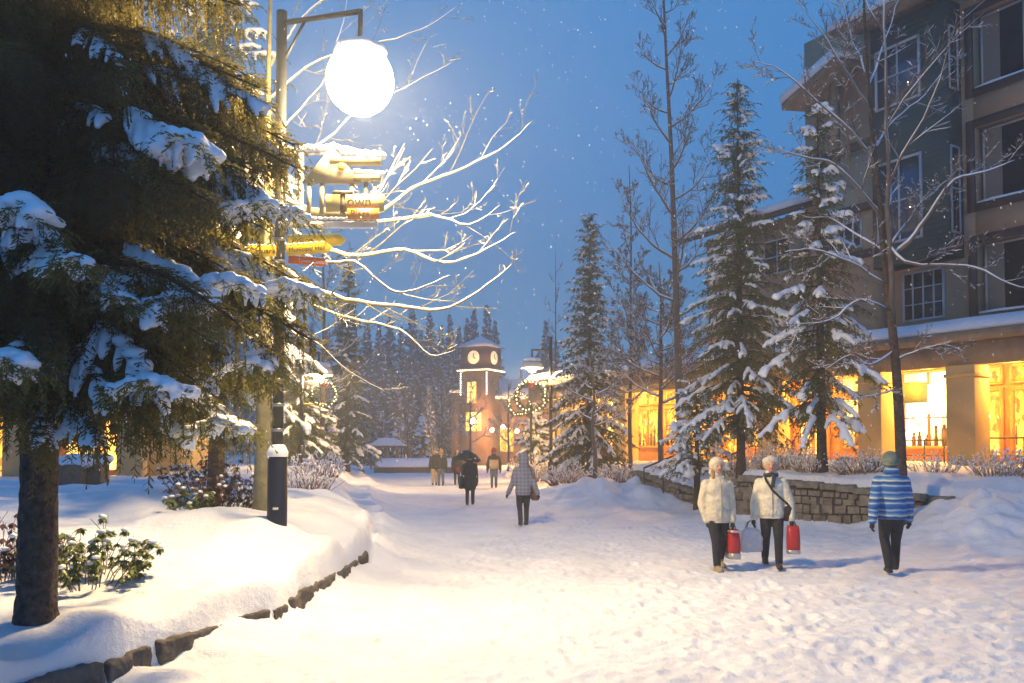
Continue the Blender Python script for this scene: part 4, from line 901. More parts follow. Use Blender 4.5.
for (lab, px, Y, w_, h_, st, tm, sd) in [
 ('reddish bare shrub directly right of the signpost base', 308, 17.5, 1.3, .85, 90, 'redtwig', 6), ('pinkish bare shrub beyond the reddish one, at the bend of the bed', 322, 26, 1.6, 1.0, 70, 'redtwig', 7),
 ('bare shrub under the slender spruce, left half', 566, 31.5, 1.8, 1.0, 110, 'redtwig', 8), ('bare shrub under the slender spruce, right half', 617, 30, 1.9, .95, 110, 'redtwig', 9),
 ('snowy shrub left of the far wreath lamp post', 531, 42.5, 1.8, 1.7, 110, 'tan', 10),
 ('dry twiggy shrub between the two tall spruces', 783, 22.4, 2.0, 1.0, 120, 'tan', 11), ('dry shrub at the foot of the spruce with big snow pads', 812, 20.8, 1.3, .7, 80, 'tan', 12), ('dry snowy shrub right of the spruce with big snow pads', 862, 19.9, 1.6, .75, 100, 'tan', 13),
 ('dry shrub just left of the bright arcade column', 935, 19.6, 1.3, .6, 60, 'tan', 14), ('tall dry shrub just right of the bright arcade column', 992, 18.6, 1.2, .8, 80, 'tan', 15), ('dry shrub at the right picture edge', 1024, 18.4, 1.0, .65, 60, 'tan', 16), ('thin twiggy shrub in front of the handrail steps', 735, 24.4, .9, .7, 40, 'tan', 17)]:
    c = at(px, 470, Y); shrub(lab, c.x, Y, w_, h_, sd, st, 0, None, 1.0, minr=.005 if Y < 24 else .008, sn_r=.045 if Y < 24 else .07, twigm=tm)
# two tiny dark firs by the arcade
for px, Y, lab in ((846, 20.9, 'left tiny dark fir poking from the snow before the arcade'), (873, 20.3, 'right tiny dark fir poking from the snow before the arcade')):
    place_conifer(lab, px, 470, Y, 451, .24, px, whorl=.1, per=6, nl=.06, wd=.01, dens=22, twst=.07, snow=1, snow_r=.04, vox=.02, droop=.3, trunk_r=.02, snow_p=.4, z0=.08)
# ---------------------------------------------------------------- street lamps
M['shade'] = mat('lamp_shade', (.6, .58, .52), .4)
def glow_globe(parent, c, rad, st):
    m = bpy.data.materials.get('lamp_globe_%d' % st)
    if not m:
        m = bpy.data.materials.new('lamp_globe_%d' % st); m.use_nodes = True; nt = m.node_tree; nt.nodes.clear()
        o = nt.nodes.new('ShaderNodeOutputMaterial'); e = nt.nodes.new('ShaderNodeEmission'); t = nt.nodes.new('ShaderNodeBsdfTransparent'); x = nt.nodes.new('ShaderNodeMixShader')
        e.inputs[0].default_value = (1, .76, .42, 1); e.inputs[1].default_value = st; x.inputs[0].default_value = .25
        nt.links.new(t.outputs[0], x.inputs[1]); nt.links.new(e.outputs[0], x.inputs[2]); nt.links.new(x.outputs[0], o.inputs[0])
    b = MB(); b.blob(c, (rad, rad, rad*1.03), 4, 0, 0)
    return b.build('globe', m, parent, smooth=True)
X0, Y0 = at(277, 520, 10.8).x, 10.8; Z0 = gz(X0, Y0)-.1; print('pole z', Z0)
lp = thing('street_lamp', 'near street lamp blazing white at top, dark post in the snow carrying the signs', 'street lamp', (X0, Y0, Z0))
YL = 10.5; ly = YL-Y0; lz = at(360, 78, YL).z-Z0; lx = at(360, 78, YL).x-X0; zc = lambda py: at(280, py, Y0).z-Z0
m = MB(); m.lathe([(.125, 0), (.125, zc(458)), (.118, zc(457)), (.001, zc(457))], n=20); m.build('base_sleeve', mat('dark_blue_metal', (.02, .027, .045), .4, metal=.5), lp, smooth=False)
m = MB(); m.lathe([(.13, zc(457)+.004), (.135, zc(452)), (.09, zc(445)), (.001, zc(443))], n=16); m.build('collar_snow', 'snow', lp, smooth=True)
m = MB(); m.tube([(0, 0, zc(456)), (0, 0, zc(300)), (0, 0, lz+1.0)], .068, 16); m.build('post', 'black', lp, smooth=True)
m = MB()
for py in (430, 405, 380, 262, 240, 205): m.lathe([(.071, zc(py)-.02), (.078, zc(py)-.015), (.078, zc(py)+.015), (.071, zc(py)+.02)], n=16)
m.build('band', mat('steel_band', (.3, .3, .3), .35, metal=.8), lp)
m = MB(); m.box((.015, -.128, zc(508)), (.07, .006, .028)); m.build('plate', 'frame', lp)
m = MB(); m.tube([(0, 0, lz+.85), (lx*.5, ly*.5, lz+.85), (lx, ly, lz+.85)], .035, 8); m.tube([(lx, ly, lz+.87), (lx, ly, lz+.3)], .03, 8); m.tube([(0, 0, lz+.3), (lx*.3, ly*.3, lz+.83)], .02, 6); m.build('arm', 'black', lp, smooth=True)
m = MB(); m.lathe([(.02, .42), (.09, .40), (.12, .30), (.3, .22), (.40, .06), (.41, .02), (.38, .03), (.28, .17), (.02, .27)], (lx, ly, lz)); sh = m.build('shade', 'shade', lp, smooth=True)
m = MB()
for k in range(7): m.blob((lx+.16*math.cos(k), ly+.16*math.sin(k), lz+.33), (.2, .2, .09), 2, k, .1)
m.build('shade_snow', 'snow', sh, remesh=.03)
glow_globe(lp, (lx, ly, lz-.03), .42, 60)  # globe oversized so its bright disc stands in for the lamp's halo
point_light('lamp_light', (lx, ly, lz-.05), LAMP_POWER, (1, .69, .33), .38, lp)
# far lamps with wreaths
M['garland'] = mat('fir_garland', (.05, .08, .02), .7, var=.3); M['red'] = mat('red_ribbon', (.5, .03, .02), .6)
def wreath(label, loc, rad, rz=0):
    t = thing('wreath', label, 'wreath', loc, rz, 'lit wreaths on lamp posts'); r = rng(int(rad*1000)); g = MB(); b = MB(); s = MB()
    for k in range(420):
        a = r.uniform(0, 6.283); q = r.uniform(0, 6.283); rr = rad*(1+.14*math.cos(q)); p = Vector((math.cos(a)*rr, math.sin(q)*rad*.14, math.sin(a)*rr))
        d = Vector((r.uniform(-1, 1), r.uniform(-1, 1), r.uniform(-1, 1))).normalized()*rad*.2; n_ = d.cross(Vector((0, 1, 0))).normalized()*rad*.03
        g.add([p-n_, p+n_, p+d+n_, p+d-n_], [(0, 1, 2, 3)])
    for k in range(26):
        a = k/26*6.283; b.blob((math.cos(a)*rad*r.uniform(.88, 1.14), -rad*.22, math.sin(a)*rad*r.uniform(.88, 1.14)), rad*.045, 1, 0, 0)
    g.build('garland', 'garland', t); b.build('bulbs', 'bulbs', t)
    for k in range(10): a = .3+k*.28; s.blob((math.cos(a)*rad, 0, math.sin(a)*rad+rad*.1), (rad*.17, rad*.16, rad*.1), 1, k, .15)
    s.build('snow_cover', 'snow', t, smooth=True)
    w = MB(); w.blob((-rad*.13, -rad*.2, rad*.85), (rad*.16, rad*.07, rad*.12), 1); w.blob((rad*.13, -rad*.2, rad*.85), (rad*.16, rad*.07, rad*.12), 1); w.box((-rad*.08, -rad*.2, rad*.62), (rad*.08, rad*.05, rad*.35), ry=.3); w.box((rad*.08, -rad*.2, rad*.62), (rad*.08, rad*.05, rad*.35), ry=-.3)
    w.build('bow', 'red', t)
    return t
def far_lamp(label, px, pxl, pyl, pytop, Y, power, base_w=.14, wr=None):
    x = at(px, 470, Y).x; z = gz(x, Y)-.2; H = at(px, pytop, Y).z-z; t = thing('street_lamp', label, 'street lamp', (x, Y, z))
    lx = at(pxl, pyl, Y).x-x; lz = at(pxl, pyl, Y).z-z
    m = MB(); m.lathe([(base_w, 0), (base_w, 1.1), (.001, 1.1)], n=14); m.build('base_sleeve', 'black', t)
    m = MB(); m.tube([(0, 0, 1.0), (0, 0, H)], .085, 10); m.build('post', 'black', t, smooth=True)
    m = MB(); m.tube([(0, 0, lz+.85), (lx, 0, lz+.85)], .05, 6); m.tube([(lx, 0, lz+.87), (lx, 0, lz+.35)], .05, 6); m.build('arm', 'black', t)
    m = MB(); m.lathe([(.02, .42), (.12, .40), (.2, .34), (.46, .22), (.56, -.05), (.53, -.05), (.42, .14), (.02, .25)], (lx, 0, lz)); sh = m.build('shade', 'shade', t, smooth=True)
    m = MB()
    for k in range(6): m.blob((lx+.22*math.cos(k), .2*math.sin(k), lz+.36), (.27, .27, .13), 1, k, .1)
    m.build('shade_snow', 'snow', sh, remesh=.05)
    glow_globe(t, (lx, 0, lz-.06), .22, 60)
    point_light('lamp_light', (lx, 0, lz-.1), power, (1, .62, .26), .2, t)
    if wr:
        m = MB(); zt, zb = at(pxl, wr[0], Y).z-z, at(pxl, wr[1], Y).z-z
        m.tube([(0, 0, zt), (lx*1.35, 0, zt)], .04, 6); m.tube([(0, 0, zb), (lx*1.35, 0, zb)], .04, 6); m.tube([(lx, 0, zt), (lx, 0, lz+.3)], .02, 5); m.build('banner_arm', mat('gold_arm', (.55, .38, .10), .5), t)
        m = MB(); m.tube([(lx*.1, 0, zt+.07), (lx*.7, 0, zt+.09), (lx*1.3, 0, zt+.06)], .055, 6); m.build('arm_snow', 'snow', t, smooth=True)
    return t
far_lamp('far street lamp right of the street with a lit wreath hanging on its arm', 551, 532, 367, 337, 42, 1800, wr=(381, 409))
wreath('large lit wreath hanging on the far right street lamp', tuple(at(531, 396, 41.85)), .72)
wreath('second lit wreath, smaller, half behind the large one', tuple(at(519, 404, 49)), .6)
far_lamp('far street lamp on the left side glowing before conifers', 301, 319, 374, 352, 33.5, 2600, wr=(384, 404))
wreath('small lit wreath below the far left street lamp', tuple(at(325, 394, 33.3)), .47)
# post of the lamp carrying the second wreath
x, Y = at(531, 460, 49).x, 49; z = gz(x, Y)
t = thing('banner_post', 'thin post carrying the smaller wreath behind the far right lamp', 'post', (x, Y, z)); m = MB(); m.tube([(0, 0, -.2), (0, 0, 4.4)], .07, 8); m.build('post', 'black', t); m = MB(); m.tube([(0, 0, 3.6), (-.9, 0, 3.6)], .04, 6); m.build('arm', 'black', t)
# ---------------------------------------------------------------- town sign hanging from the near lamp post
M['yellow'] = mat('yellow_sign', (.80, .50, .015), .45, var=.06); M['cream'] = mat('cream_board', (.46, .35, .13), .5, var=.08); M['orange_s'] = mat('orange_sign', (.62, .20, .02), .45); M['redo'] = mat('red_orange_sign', (.62, .09, .02), .45)
M['ink'] = mat('brown_lettering', (.045, .028, .012), .6); M['grey'] = mat('grey_board', (.24, .20, .13), .6, var=.1)
Ys = 10.7
def w2(px, py): p = at(px, py, Ys); return p.x, p.z
ox, oz = w2(302, 225)
ts = thing('town_sign', 'cutout sign of a snowy roofed arcade reading Town Plaza under the blazing lamp', 'sign', (ox, Ys, oz))
def q(px, py): x_, z_ = w2(px, py); return x_-ox, z_-oz
def qbox(mb, x0, y0, x1, y1, d0, d1): a, b = q(x0, y0), q(x1, y1); return mb.b2((a[0], d0, b[1]), (b[0], d1, a[1]))
m = MB(); qbox(m, 279, 151, 303, 155, -.02, .02); qbox(m, 299, 151, 303, 228, -.025, .025); qbox(m, 279, 222, 378, 228, -.025, .025); qbox(m, 373, 180, 377, 222, -.02, .02); qbox(m, 303, 151, 330, 155, -.02, .02); m.build('frame', 'frame', ts, bevel=.004)
m = MB(); m.prism([q(302, 183), q(333, 147), q(362, 184)], -.03, .03); m.build('gable', 'grey', ts)
m = MB(); qbox(m, 330, 158, 381, 165, -.05, .05); qbox(m, 355, 176, 380, 181, -.05, .05); m.build('eaves', 'cream', ts)
m = MB()
for x in (309, 322, 352, 366): qbox(m, x-2, 182, x+2, 215, -.015, .015)
m.build('post', 'grey', ts)
m = MB(); qbox(m, 305, 208, 375, 221, -.012, .012); m.build('back_board', 'grey', ts)
m = MB(); a = q(342, 168); m.tube([(a[0], -.055, a[1]), (a[0], -.035, a[1])], .048, 20); m.build('clock_disc', 'yellow', ts)
m = MB(); qbox(m, 327, 196, 385, 213, -.075, -.05); m.build('name_board', 'cream', ts)
m = MB(); qbox(m, 349, 210.5, 380, 221, -.095, -.078); m.build('plaza_board', 'orange_s', ts)
m = MB(); qbox(m, 334, 193, 354, 196.2, -.10, -.077); qbox(m, 341.5, 196.3, 346.5, 216, -.082, -.0765); m.build('letter_t', 'ink', ts)
RT = Matrix.Rotation(R(90), 4, 'X')
def put(body, px, py, size, mm, par, d, bold=.0): a = q(px, py); return text('lettering', body, size, M[mm], par, Matrix.Translation((a[0], d, a[1])) @ RT, .003, bold)
put('own', 348, 207.4, .175, 'ink', ts, -.0765, .003); put('Plaza', 351.5, 218.6, .125, 'ink', ts, -.0965, .0015)
m = MB()
def sn(px0, py0, px1, py1, rad, n=7):
    for k in range(n):
        a = q(px0+(px1-px0)*k/(n-1), py0+(py1-py0)*k/(n-1)); m.blob((a[0], 0, a[1]+rad*.3), (rad*1.2, rad*1.1, rad), 2, k*1.3+px0, .2)
sn(303, 150, 326, 150, .055, 6); sn(333, 147, 358, 158, .045, 7); sn(345, 155, 381, 157, .06, 8); sn(356, 173, 381, 175, .045, 6); sn(304, 219, 374, 220, .03, 14); sn(336, 192, 352, 192, .02, 5); sn(345, 152, 368, 158, .06, 5)
m.build('snow_cover', 'snow', ts, remesh=.014)
def arrow(label, px0, px1, y0, y1, tilt, mm, body, size, left=False, d=-.075, tm='ink', ln=None):
    a = w2(px0, (y0+y1)/2); b = w2(px1, (y0+y1)/2); L_ = b[0]-a[0]; h = w2(0, y0)[1]-w2(0, y1)[1]; t = thing('direction_sign', label, 'sign', (a[0], Y0+d, a[1]), 0, 'finger signs on the lamp post'); t.rotation_euler = (0, -tilt, 0)
    p = [(0, -h/2), (L_-h*.6, -h/2), (L_, 0), (L_-h*.6, h/2), (0, h/2)]
    if left: p = [(L_-x, z) for x, z in p][::-1]
    m = MB(); m.prism(p, -.012, .012); m.build('board', mm, t, bevel=.003)
    text('lettering', body, size, M[tm], t, Matrix.Translation((ln if ln is not None else L_*.08, -.0145, -size*.33)) @ RT, .001, 0)
    m = MB()
    for k in range(7): m.blob((L_*(.04+.86*k/7)+(h*.4 if left else 0), 0, h/2+.006), (L_*.075, .016, .014), 1, k, .2)
    m.build('snow_cover', 'snow', t, smooth=True)
arrow('upper yellow finger sign reading Police', 287.5, 346, 235, 246, .02, 'yellow', 'Police', .105)
arrow('middle yellow finger sign reading Municipal Hall', 286.5, 333, 245, 255.5, .07, 'yellow', 'Municipal Hall', .082, d=-.10, ln=.03)
arrow('red orange finger sign below the yellow ones', 288, 328, 255, 263, -.09, 'redo', 'Town Centre', .07, d=-.075, tm='frame', ln=.12)
arrow('yellow finger sign pointing left, behind the spruce twigs', 242, 275.5, 245, 256, 0, 'yellow', 'Square', .10, left=True, ln=.15)
# ---------------------------------------------------------------- people
M['skin'] = mat('skin', (.50, .27, .19), .55); M['eye'] = mat('eye', (.02, .015, .012), .3); M['glove'] = mat('black_glove', (.015, .015, .017), .8)
def fab(name, col, rough=.85, b=.9, sc=11, var=.14, dist=.05): return mat(name, col, rough, bump=b, bscale=sc, var=var, vscale=9, dist=dist)
def striped():
    m = bpy.data.materials.new('striped_knit'); m.use_nodes = True; nt = m.node_tree; b = nt.nodes['Principled BSDF']; K = nt.links.new
    t = nt.nodes.new('ShaderNodeTexCoord'); s = nt.nodes.new('ShaderNodeSeparateXYZ'); n = nt.nodes.new('ShaderNodeTexNoise'); n.inputs['Scale'].default_value = 5
    ml = nt.nodes.new('ShaderNodeMath'); ml.operation = 'MULTIPLY_ADD'; ml.inputs[1].default_value = .05; fr = nt.nodes.new('ShaderNodeMath'); fr.operation = 'MULTIPLY'; fr.inputs[1].default_value = 3.9; f2 = nt.nodes.new('ShaderNodeMath'); f2.operation = 'FRACT'
    r = nt.nodes.new('ShaderNodeValToRGB'); r.color_ramp.interpolation = 'EASE'; cr = r.color_ramp
    cols = [(0, (.015, .09, .30)), (.16, (.02, .14, .42)), (.24, (.40, .52, .60)), (.33, (.03, .14, .36)), (.45, (.012, .05, .20)), (.55, (.55, .60, .58)), (.62, (.10, .28, .46)), (.75, (.015, .10, .36)), (.86, (.28, .45, .60)), (.93, (.02, .10, .32))]
    cr.elements[0].position = 0; cr.elements[0].color = (*cols[0][1], 1); cr.elements[1].position = .97; cr.elements[1].color = (*cols[0][1], 1)
    for p, c in cols[1:]: e = cr.elements.new(p); e.color = (*c, 1)
    K(t.outputs['Object'], s.inputs[0]); K(t.outputs['Object'], n.inputs['Vector']); K(n.outputs[0], ml.inputs[0]); K(s.outputs['Z'], ml.inputs[2]); K(ml.outputs[0], fr.inputs[0]); K(fr.outputs[0], f2.inputs[0]); K(f2.outputs[0], r.inputs[0]); K(r.outputs[0], b.inputs['Base Color']); b.inputs['Roughness'].default_value = .85
    return m
def plaid():
    m = bpy.data.materials.new('grey_plaid'); m.use_nodes = True; nt = m.node_tree; b = nt.nodes['Principled BSDF']; K = nt.links.new
    t = nt.nodes.new('ShaderNodeTexCoord'); w1 = nt.nodes.new('ShaderNodeTexWave'); w2_ = nt.nodes.new('ShaderNodeTexWave'); w1.bands_direction = 'X'; w2_.bands_direction = 'Z'
    for w_ in (w1, w2_): w_.inputs['Scale'].default_value = 3.6; K(t.outputs['Object'], w_.inputs['Vector'])
    a = nt.nodes.new('ShaderNodeMath'); a.operation = 'ADD'; h = nt.nodes.new('ShaderNodeMath'); h.operation = 'MULTIPLY'; h.inputs[1].default_value = .5
    r = nt.nodes.new('ShaderNodeValToRGB'); r.color_ramp.elements[0].color = (.13, .14, .19, 1); r.color_ramp.elements[1].color = (.27, .28, .34, 1)
    K(w1.outputs[1], a.inputs[0]); K(w2_.outputs[1], a.inputs[1]); K(a.outputs[0], h.inputs[0]); K(h.outputs[0], r.inputs[0]); K(r.outputs[0], b.inputs['Base Color']); b.inputs['Roughness'].default_value = .9
    return m
M['cream_j'] = fab('cream_quilted_nylon', (.62, .56, .42), .6); M['white_j'] = fab('white_nylon', (.66, .62, .50), .6); M['blackp'] = fab('black_trousers', (.018, .018, .022), .85); M['stripe'] = striped(); M['plaid'] = plaid()
M['darkj'] = fab('dark_olive_coat', (.04, .042, .035)); M['blackc'] = fab('black_coat', (.014, .014, .018)); M['jeans'] = fab('blue_grey_jeans', (.11, .14, .20)); M['tanj'] = fab('tan_panel', (.50, .38, .20)); M['redc'] = fab('red_skirt_coat', (.40, .03, .03)); M['boot'] = fab('dark_boot', (.03, .025, .022), .6); M['bootl'] = fab('beige_boot', (.33, .27, .17)); M['furh'] = fab('cream_fur_hat', (.60, .54, .42), .95, 1, 70, .2, .02); M['knit'] = fab('grey_green_knit', (.22, .27, .22), .95, 1, 60, .3); M['hairb'] = fab('blond_hair', (.34, .20, .08)); M['hairg'] = fab('grey_hair', (.45, .42, .38)); M['hard'] = fab('dark_hair', (.05, .03, .02)); M['scarfd'] = fab('dark_scarf', (.03, .03, .045)); M['scarfy'] = fab('mustard_scarf', (.45, .36, .12)); M['redh'] = fab('dark_red_cap', (.25, .03, .03)); M['brownl'] = fab('brown_leather', (.13, .06, .035), .5); M['sock'] = fab('white_sock', (.6, .6, .6))
def cap_(mb, p0, p1, r0, r1, n=6, sq=1.0):
    P0, P1 = Vector(p0), Vector(p1); d = P1-P0; k = 5; pts = []; rr = []
    ax = d.normalized()
    for i, (o, f) in enumerate(((-.85, .5), (-.5, .87))): pts.append(P0+ax*r0*o); rr.append(r0*f)
    for j in range(k): pts.append(P0+d*j/(k-1)); rr.append(r0+(r1-r0)*j/(k-1))
    for (o, f) in ((.5, .87), (.85, .5)): pts.append(P1+ax*r1*o); rr.append(r1*f)
    mb.tube(pts, rr, 12, sq=sq)
def loft(mb, rings, n=20, pw=1.0):
    # rings: (cx, cy, z, rx, ry)
    a = np.linspace(0, 2*math.pi, n, endpoint=False); vs = []
    for cx, cyy, z, rx, ry in rings:
        for t in a: vs.append((cx+rx*math.copysign(abs(math.cos(t))**pw, math.cos(t)), cyy+ry*math.copysign(abs(math.sin(t))**pw, math.sin(t)), z))
    k = len(rings); fs = [(i*n+j, i*n+(j+1) % n, (i+1)*n+(j+1) % n, (i+1)*n+j) for i in range(k-1) for j in range(n)]+[tuple(range(n-1, -1, -1)), tuple((k-1)*n+j for j in range(n))]
    mb.add(vs, fs)
def person(label, px, Y, H, face, jacket, pants, boot, hem=.47, puff=1.0, legs=((.12, .05), (-.12, .1)), arms=(((.16, -.02), (.20, .03)), ((.16, -.02), (.20, .03))), hat=None, hair=None, long_hair=False, hood=False, gloves=True, scarf=None, panel=None, boots_h=.09, vox=.012, skirt=None, quilt=False, group=None, headturn=0, xy=None, strap=False):
    """face: 0 = towards the camera, 180 = away. legs: (forward swing of the foot in m, knee bend) left/right. arms: (elbow (out, fwd), wrist (out, fwd)) offsets from the shoulder"""
    x = at(px, 470, Y).x if xy is None else xy; z = gz(x, Y)
    t = thing('person', label, 'person', (x, Y, z-.01), R(face), group)
    # local: faces -y when face = 0
    h = H; sh = .815*h; hip = .50*h; hw = .052*h; sw = .108*h*puff**.5
    body = MB(); coat = MB(); pn = MB(); bt = [MB(), MB()]; gl = [MB(), MB()]
    # head and neck
    hc = Vector((0, -.012*h, .932*h)); hr = .058*h
    cap_(body, (0, 0, .80*h), (0, -.005*h, .89*h), .033*h, .032*h); body.blob(hc, (hr*.86, hr*1.02, hr*1.2), 3, 0, 0); body.blob(hc+Vector((0, -hr*.25, -hr*.7)), (hr*.58, hr*.68, hr*.55), 2, 0, 0)
    cap_(body, hc+Vector((0, -hr*.95, hr*.08)), hc+Vector((0, -hr*1.18, -hr*.25)), hr*.11, hr*.17)
    for s in (-1, 1): body.blob(hc+Vector((s*hr*.88, 0, -hr*.1)), (hr*.14, hr*.22, hr*.32), 1, 0, 0)
    loft(body, [(0, 0, hip-.02, .08*h, .055*h), (0, 0, .60*h, .07*h, .05*h), (0, 0, .74*h, .085*h, .055*h), (0, 0, .80*h, .05*h, .04*h)], 14)
    # coat
    pf = puff; hz = hem*h
    tors = [(0, 0, hz, .098*h*pf, .076*h*pf), (0, 0, hz+.04*h, .106*h*pf, .084*h*pf), (0, 0, .60*h, .098*h*pf, .077*h*pf), (0, 0, .68*h, .102*h*pf, .079*h*pf), (0, 0, .76*h, .108*h*pf, .074*h*pf), (0, 0, .79*h, .098*h*pf, .064*h*pf), (0, 0, .82*h, .070*h, .052*h), (0, .004*h, .845*h, .056*h, .050*h), (0, .006*h, .885*h, .050*h, .048*h)]
    zt_ = [q_[2] for q_ in tors]; qr = []
    for zq in np.linspace(zt_[0], zt_[-1], 64):
        rx = np.interp(zq, zt_, [q_[3] for q_ in tors]); ry = np.interp(zq, zt_, [q_[4] for q_ in tors])
        f = 1+(.045*(abs(math.sin(math.pi*zq/.115))**.6-.6) if quilt and zq < .80*h else 0)+.012*math.sin(zq*31); qr.append((0, 0, zq, rx*f, ry*f))
    loft(coat, qr, 28)
    if jacket == 'stripe': coat.blob((0, .045*h, .852*h), (.066*h, .045*h, .034*h), 2, 1, .1)
    for k, s in enumerate((-1, 1)):
        (eo, ef), (wo, wf) = [q_[:2] for q_ in arms[k]]; ez = arms[k][0][2] if len(arms[k][0]) > 2 else -.172; wz = arms[k][1][2] if len(arms[k][1]) > 2 else -.148; S = Vector((s*sw*.86, 0, .768*h)); E = S+Vector((s*(eo*h*.2), -ef*h*.9, ez*h)); W = E+Vector((s*((wo-eo)*h*.2), -(wf-ef)*h, wz*h))
        cap_(coat, S, E, .044*h*pf, .037*h*pf); cap_(coat, E, W, .037*h*pf, .030*h*pf)
        cap_(body, S, E, .024*h, .02*h); cap_(body, E, W+(W-E)*.1, .02*h, .015*h)
        # hand: palm, four fingers, thumb
        d = (W-E).normalized(); g = gl[k]; palm = W+d*.028*h; side = Vector((0, -1, 0)); side = (side-d*side.dot(d)).normalized(); inn = Vector((-s, 0, 0))
        for tgt, sc_ in ((g, 1.15), (body, 1.0)) if gloves else ((body, 1.0),):
            cap_(tgt, W, palm+d*.02*h, .013*h*sc_, .018*h*sc_)
            for f, (of, fl) in enumerate(((-.015, .030), (-.005, .036), (.005, .034), (.0145, .026))):
                a0 = palm+d*.03*h+side*of*h; a1 = a0+d*fl*h*.6+inn*.006*h; a2 = a1+d*fl*h*.3+inn*.014*h
                cap_(tgt, a0, a1, .0058*h*sc_, .0053*h*sc_); cap_(tgt, a1, a2, .0053*h*sc_, .0045*h*sc_)
            b0 = palm+side*.014*h; b1 = b0+side*.014*h+d*.018*h; cap_(tgt, b0, b1, .0065*h*sc_, .006*h*sc_); cap_(tgt, b1, b1+d*.016*h+inn*.004*h, .006*h*sc_, .005*h*sc_)
        t['wrist_%d' % k] = tuple(palm)
    # legs
    for k, s in enumerate((-1, 1)):
        fw, kb = legs[k]; Hh = Vector((s*hw, 0, hip)); A = Vector((s*hw*1.0, -fw, .055*h+max(0, kb*.35))); Kn = Hh.lerp(A, .5)+Vector((0, -kb-.012*h, 0))
        cap_(pn, Hh, Kn, .060*h, .043*h); cap_(pn, Kn, A, .041*h, .034*h if boots_h < .2 else .024*h); cap_(body, Hh, Kn, .04*h, .028*h); cap_(body, Kn, A, .028*h, .018*h)
        b = bt[k]; tilt = .05 if kb > .15 else 0; top = A.lerp(Kn, max(.1, boots_h*2)) ; cap_(b, A-Vector((0, 0, .02*h)), top, .031*h, .036*h if boots_h > .2 else .034*h)
        b.blob(A+Vector((0, -.045*h, -.033*h)), (.029*h, .075*h, .026*h), 2, 0, 0); b.box(A+Vector((0, -.035*h, -.048*h)), (.052*h, .145*h, .016*h))
    loft(pn, [(0, 0, hip-.045*h, .075*h, .055*h), (0, 0, hip+.02*h, .088*h, .062*h), (0, 0, .56*h, .08*h, .058*h)], 16)
    body.build('body', 'skin', t, remesh=vox*.75, smooth=True)
    coat.build('jacket', jacket, t, remesh=vox*1.1); pn.build('trousers', pants, t, remesh=vox)
    # quilting seams / hem band / zip
    if gloves:
        for k in (0, 1): gl[k].build('glove', 'glove', t, remesh=vox*.6)
    for k in (0, 1): bt[k].build('boot', boot, t, remesh=vox)
    for s in (-1, 1): m = MB(); m.blob(hc+Vector((s*hr*.33, -hr*.93, hr*.08)), hr*.1, 1, 0, 0); m.build('eye', 'eye', t)
    m = MB(); m.tube([hc+Vector((-hr*.25, -hr*.86, -hr*.55)), hc+Vector((0, -hr*.95, -hr*.57)), hc+Vector((hr*.25, -hr*.86, -hr*.55))], hr*.05, 5); m.build('mouth', mat('lips', (.35, .10, .08), .5), t)
    if hair:
        m = MB(); m.blob(hc+Vector((0, hr*.22, hr*.22)), (hr*1.02, hr*1.02, hr*1.15), 2, 1, .05)
        if long_hair:
            for s in (-1, 1): cap_(m, hc+Vector((s*hr*.75, 0, 0)), hc+Vector((s*hr*.85, -hr*.35, -hr*1.7)), hr*.38, hr*.3)
        m.build('hair', hair, t, remesh=vox)
    if hat:
        m = MB(); kind, mm = hat
        if kind == 'knit': m.lathe([(hr*1.0, -hr*.75), (hr*1.12, -hr*.35), (hr*1.18, hr*.2), (hr*1.06, hr*.9), (hr*.7, hr*1.35), (hr*.2, hr*1.55), (.001, hr*1.56)], tuple(hc), 18); m.tube([hc+Vector((math.cos(q_)*hr*1.13, math.sin(q_)*hr*1.2, -hr*.15+hr*.3*(-math.sin(q_)))) for q_ in np.linspace(0, 2*math.pi, 20)], hr*.17, 8)
        elif kind == 'fur': m.blob(hc+Vector((0, hr*.3, hr*.62)), (hr*1.25, hr*1.2, hr*.95), 3, 2, .1); m.blob(hc+Vector((0, hr*.5, hr*.1)), (hr*1.2, hr*.8, hr*1.2), 2, 3, .08)
        elif kind == 'pom': m.lathe([(hr*1.06, hr*.15), (hr*1.12, hr*.4), (hr*1.0, hr*.95), (hr*.6, hr*1.4), (.001, hr*1.5)], tuple(hc), 18); m.blob(hc+Vector((0, 0, hr*1.75)), hr*.36, 2, 1, .2)
        m.build('hat', mm, t, smooth=True)
    if hood:
        m = MB(); m.blob(hc+Vector((0, hr*.28, hr*.12)), (hr*1.25, hr*1.2, hr*1.4), 3, 1, .03); m.blob(hc+Vector((0, hr*.4, -hr*1.0)), (hr*1.35, hr*.9, hr*.7), 2, 1, .03); m.build('hood', hood, t, remesh=vox)
    if scarf:
        m = MB(); n = 14; m.tube([(math.cos(a)*.05*h, math.sin(a)*.048*h-.005*h, .845*h+.006*h*math.sin(a*3)) for a in np.linspace(0, 2*math.pi, n)], .021*h, 8); m.box((.012*h, -.075*h*puff-.005, .79*h), (.035*h, .022*h, .12*h), ry=.12); m.build('scarf', scarf, t, remesh=vox)
    if panel:
        m = MB(); loft(m, [(0, 0, zq*h, (rx+.002)*h*pf, (ry+.002)*h*pf) for zq, rx, ry in ((.485, .111, .089), (.56, .107, .086), (.62, .103, .082), (.68, .107, .084), (.715, .110, .083))], 22); m.build('jacket_panel', panel, t, smooth=True)
    m = MB(); m.tube([(math.cos(a)*.096*h*pf, math.sin(a)*.074*h*pf, hz+.004*h) for a in np.linspace(0, 2*math.pi, 24)], .008*h, 6); m.build('hem', jacket, t, smooth=True)
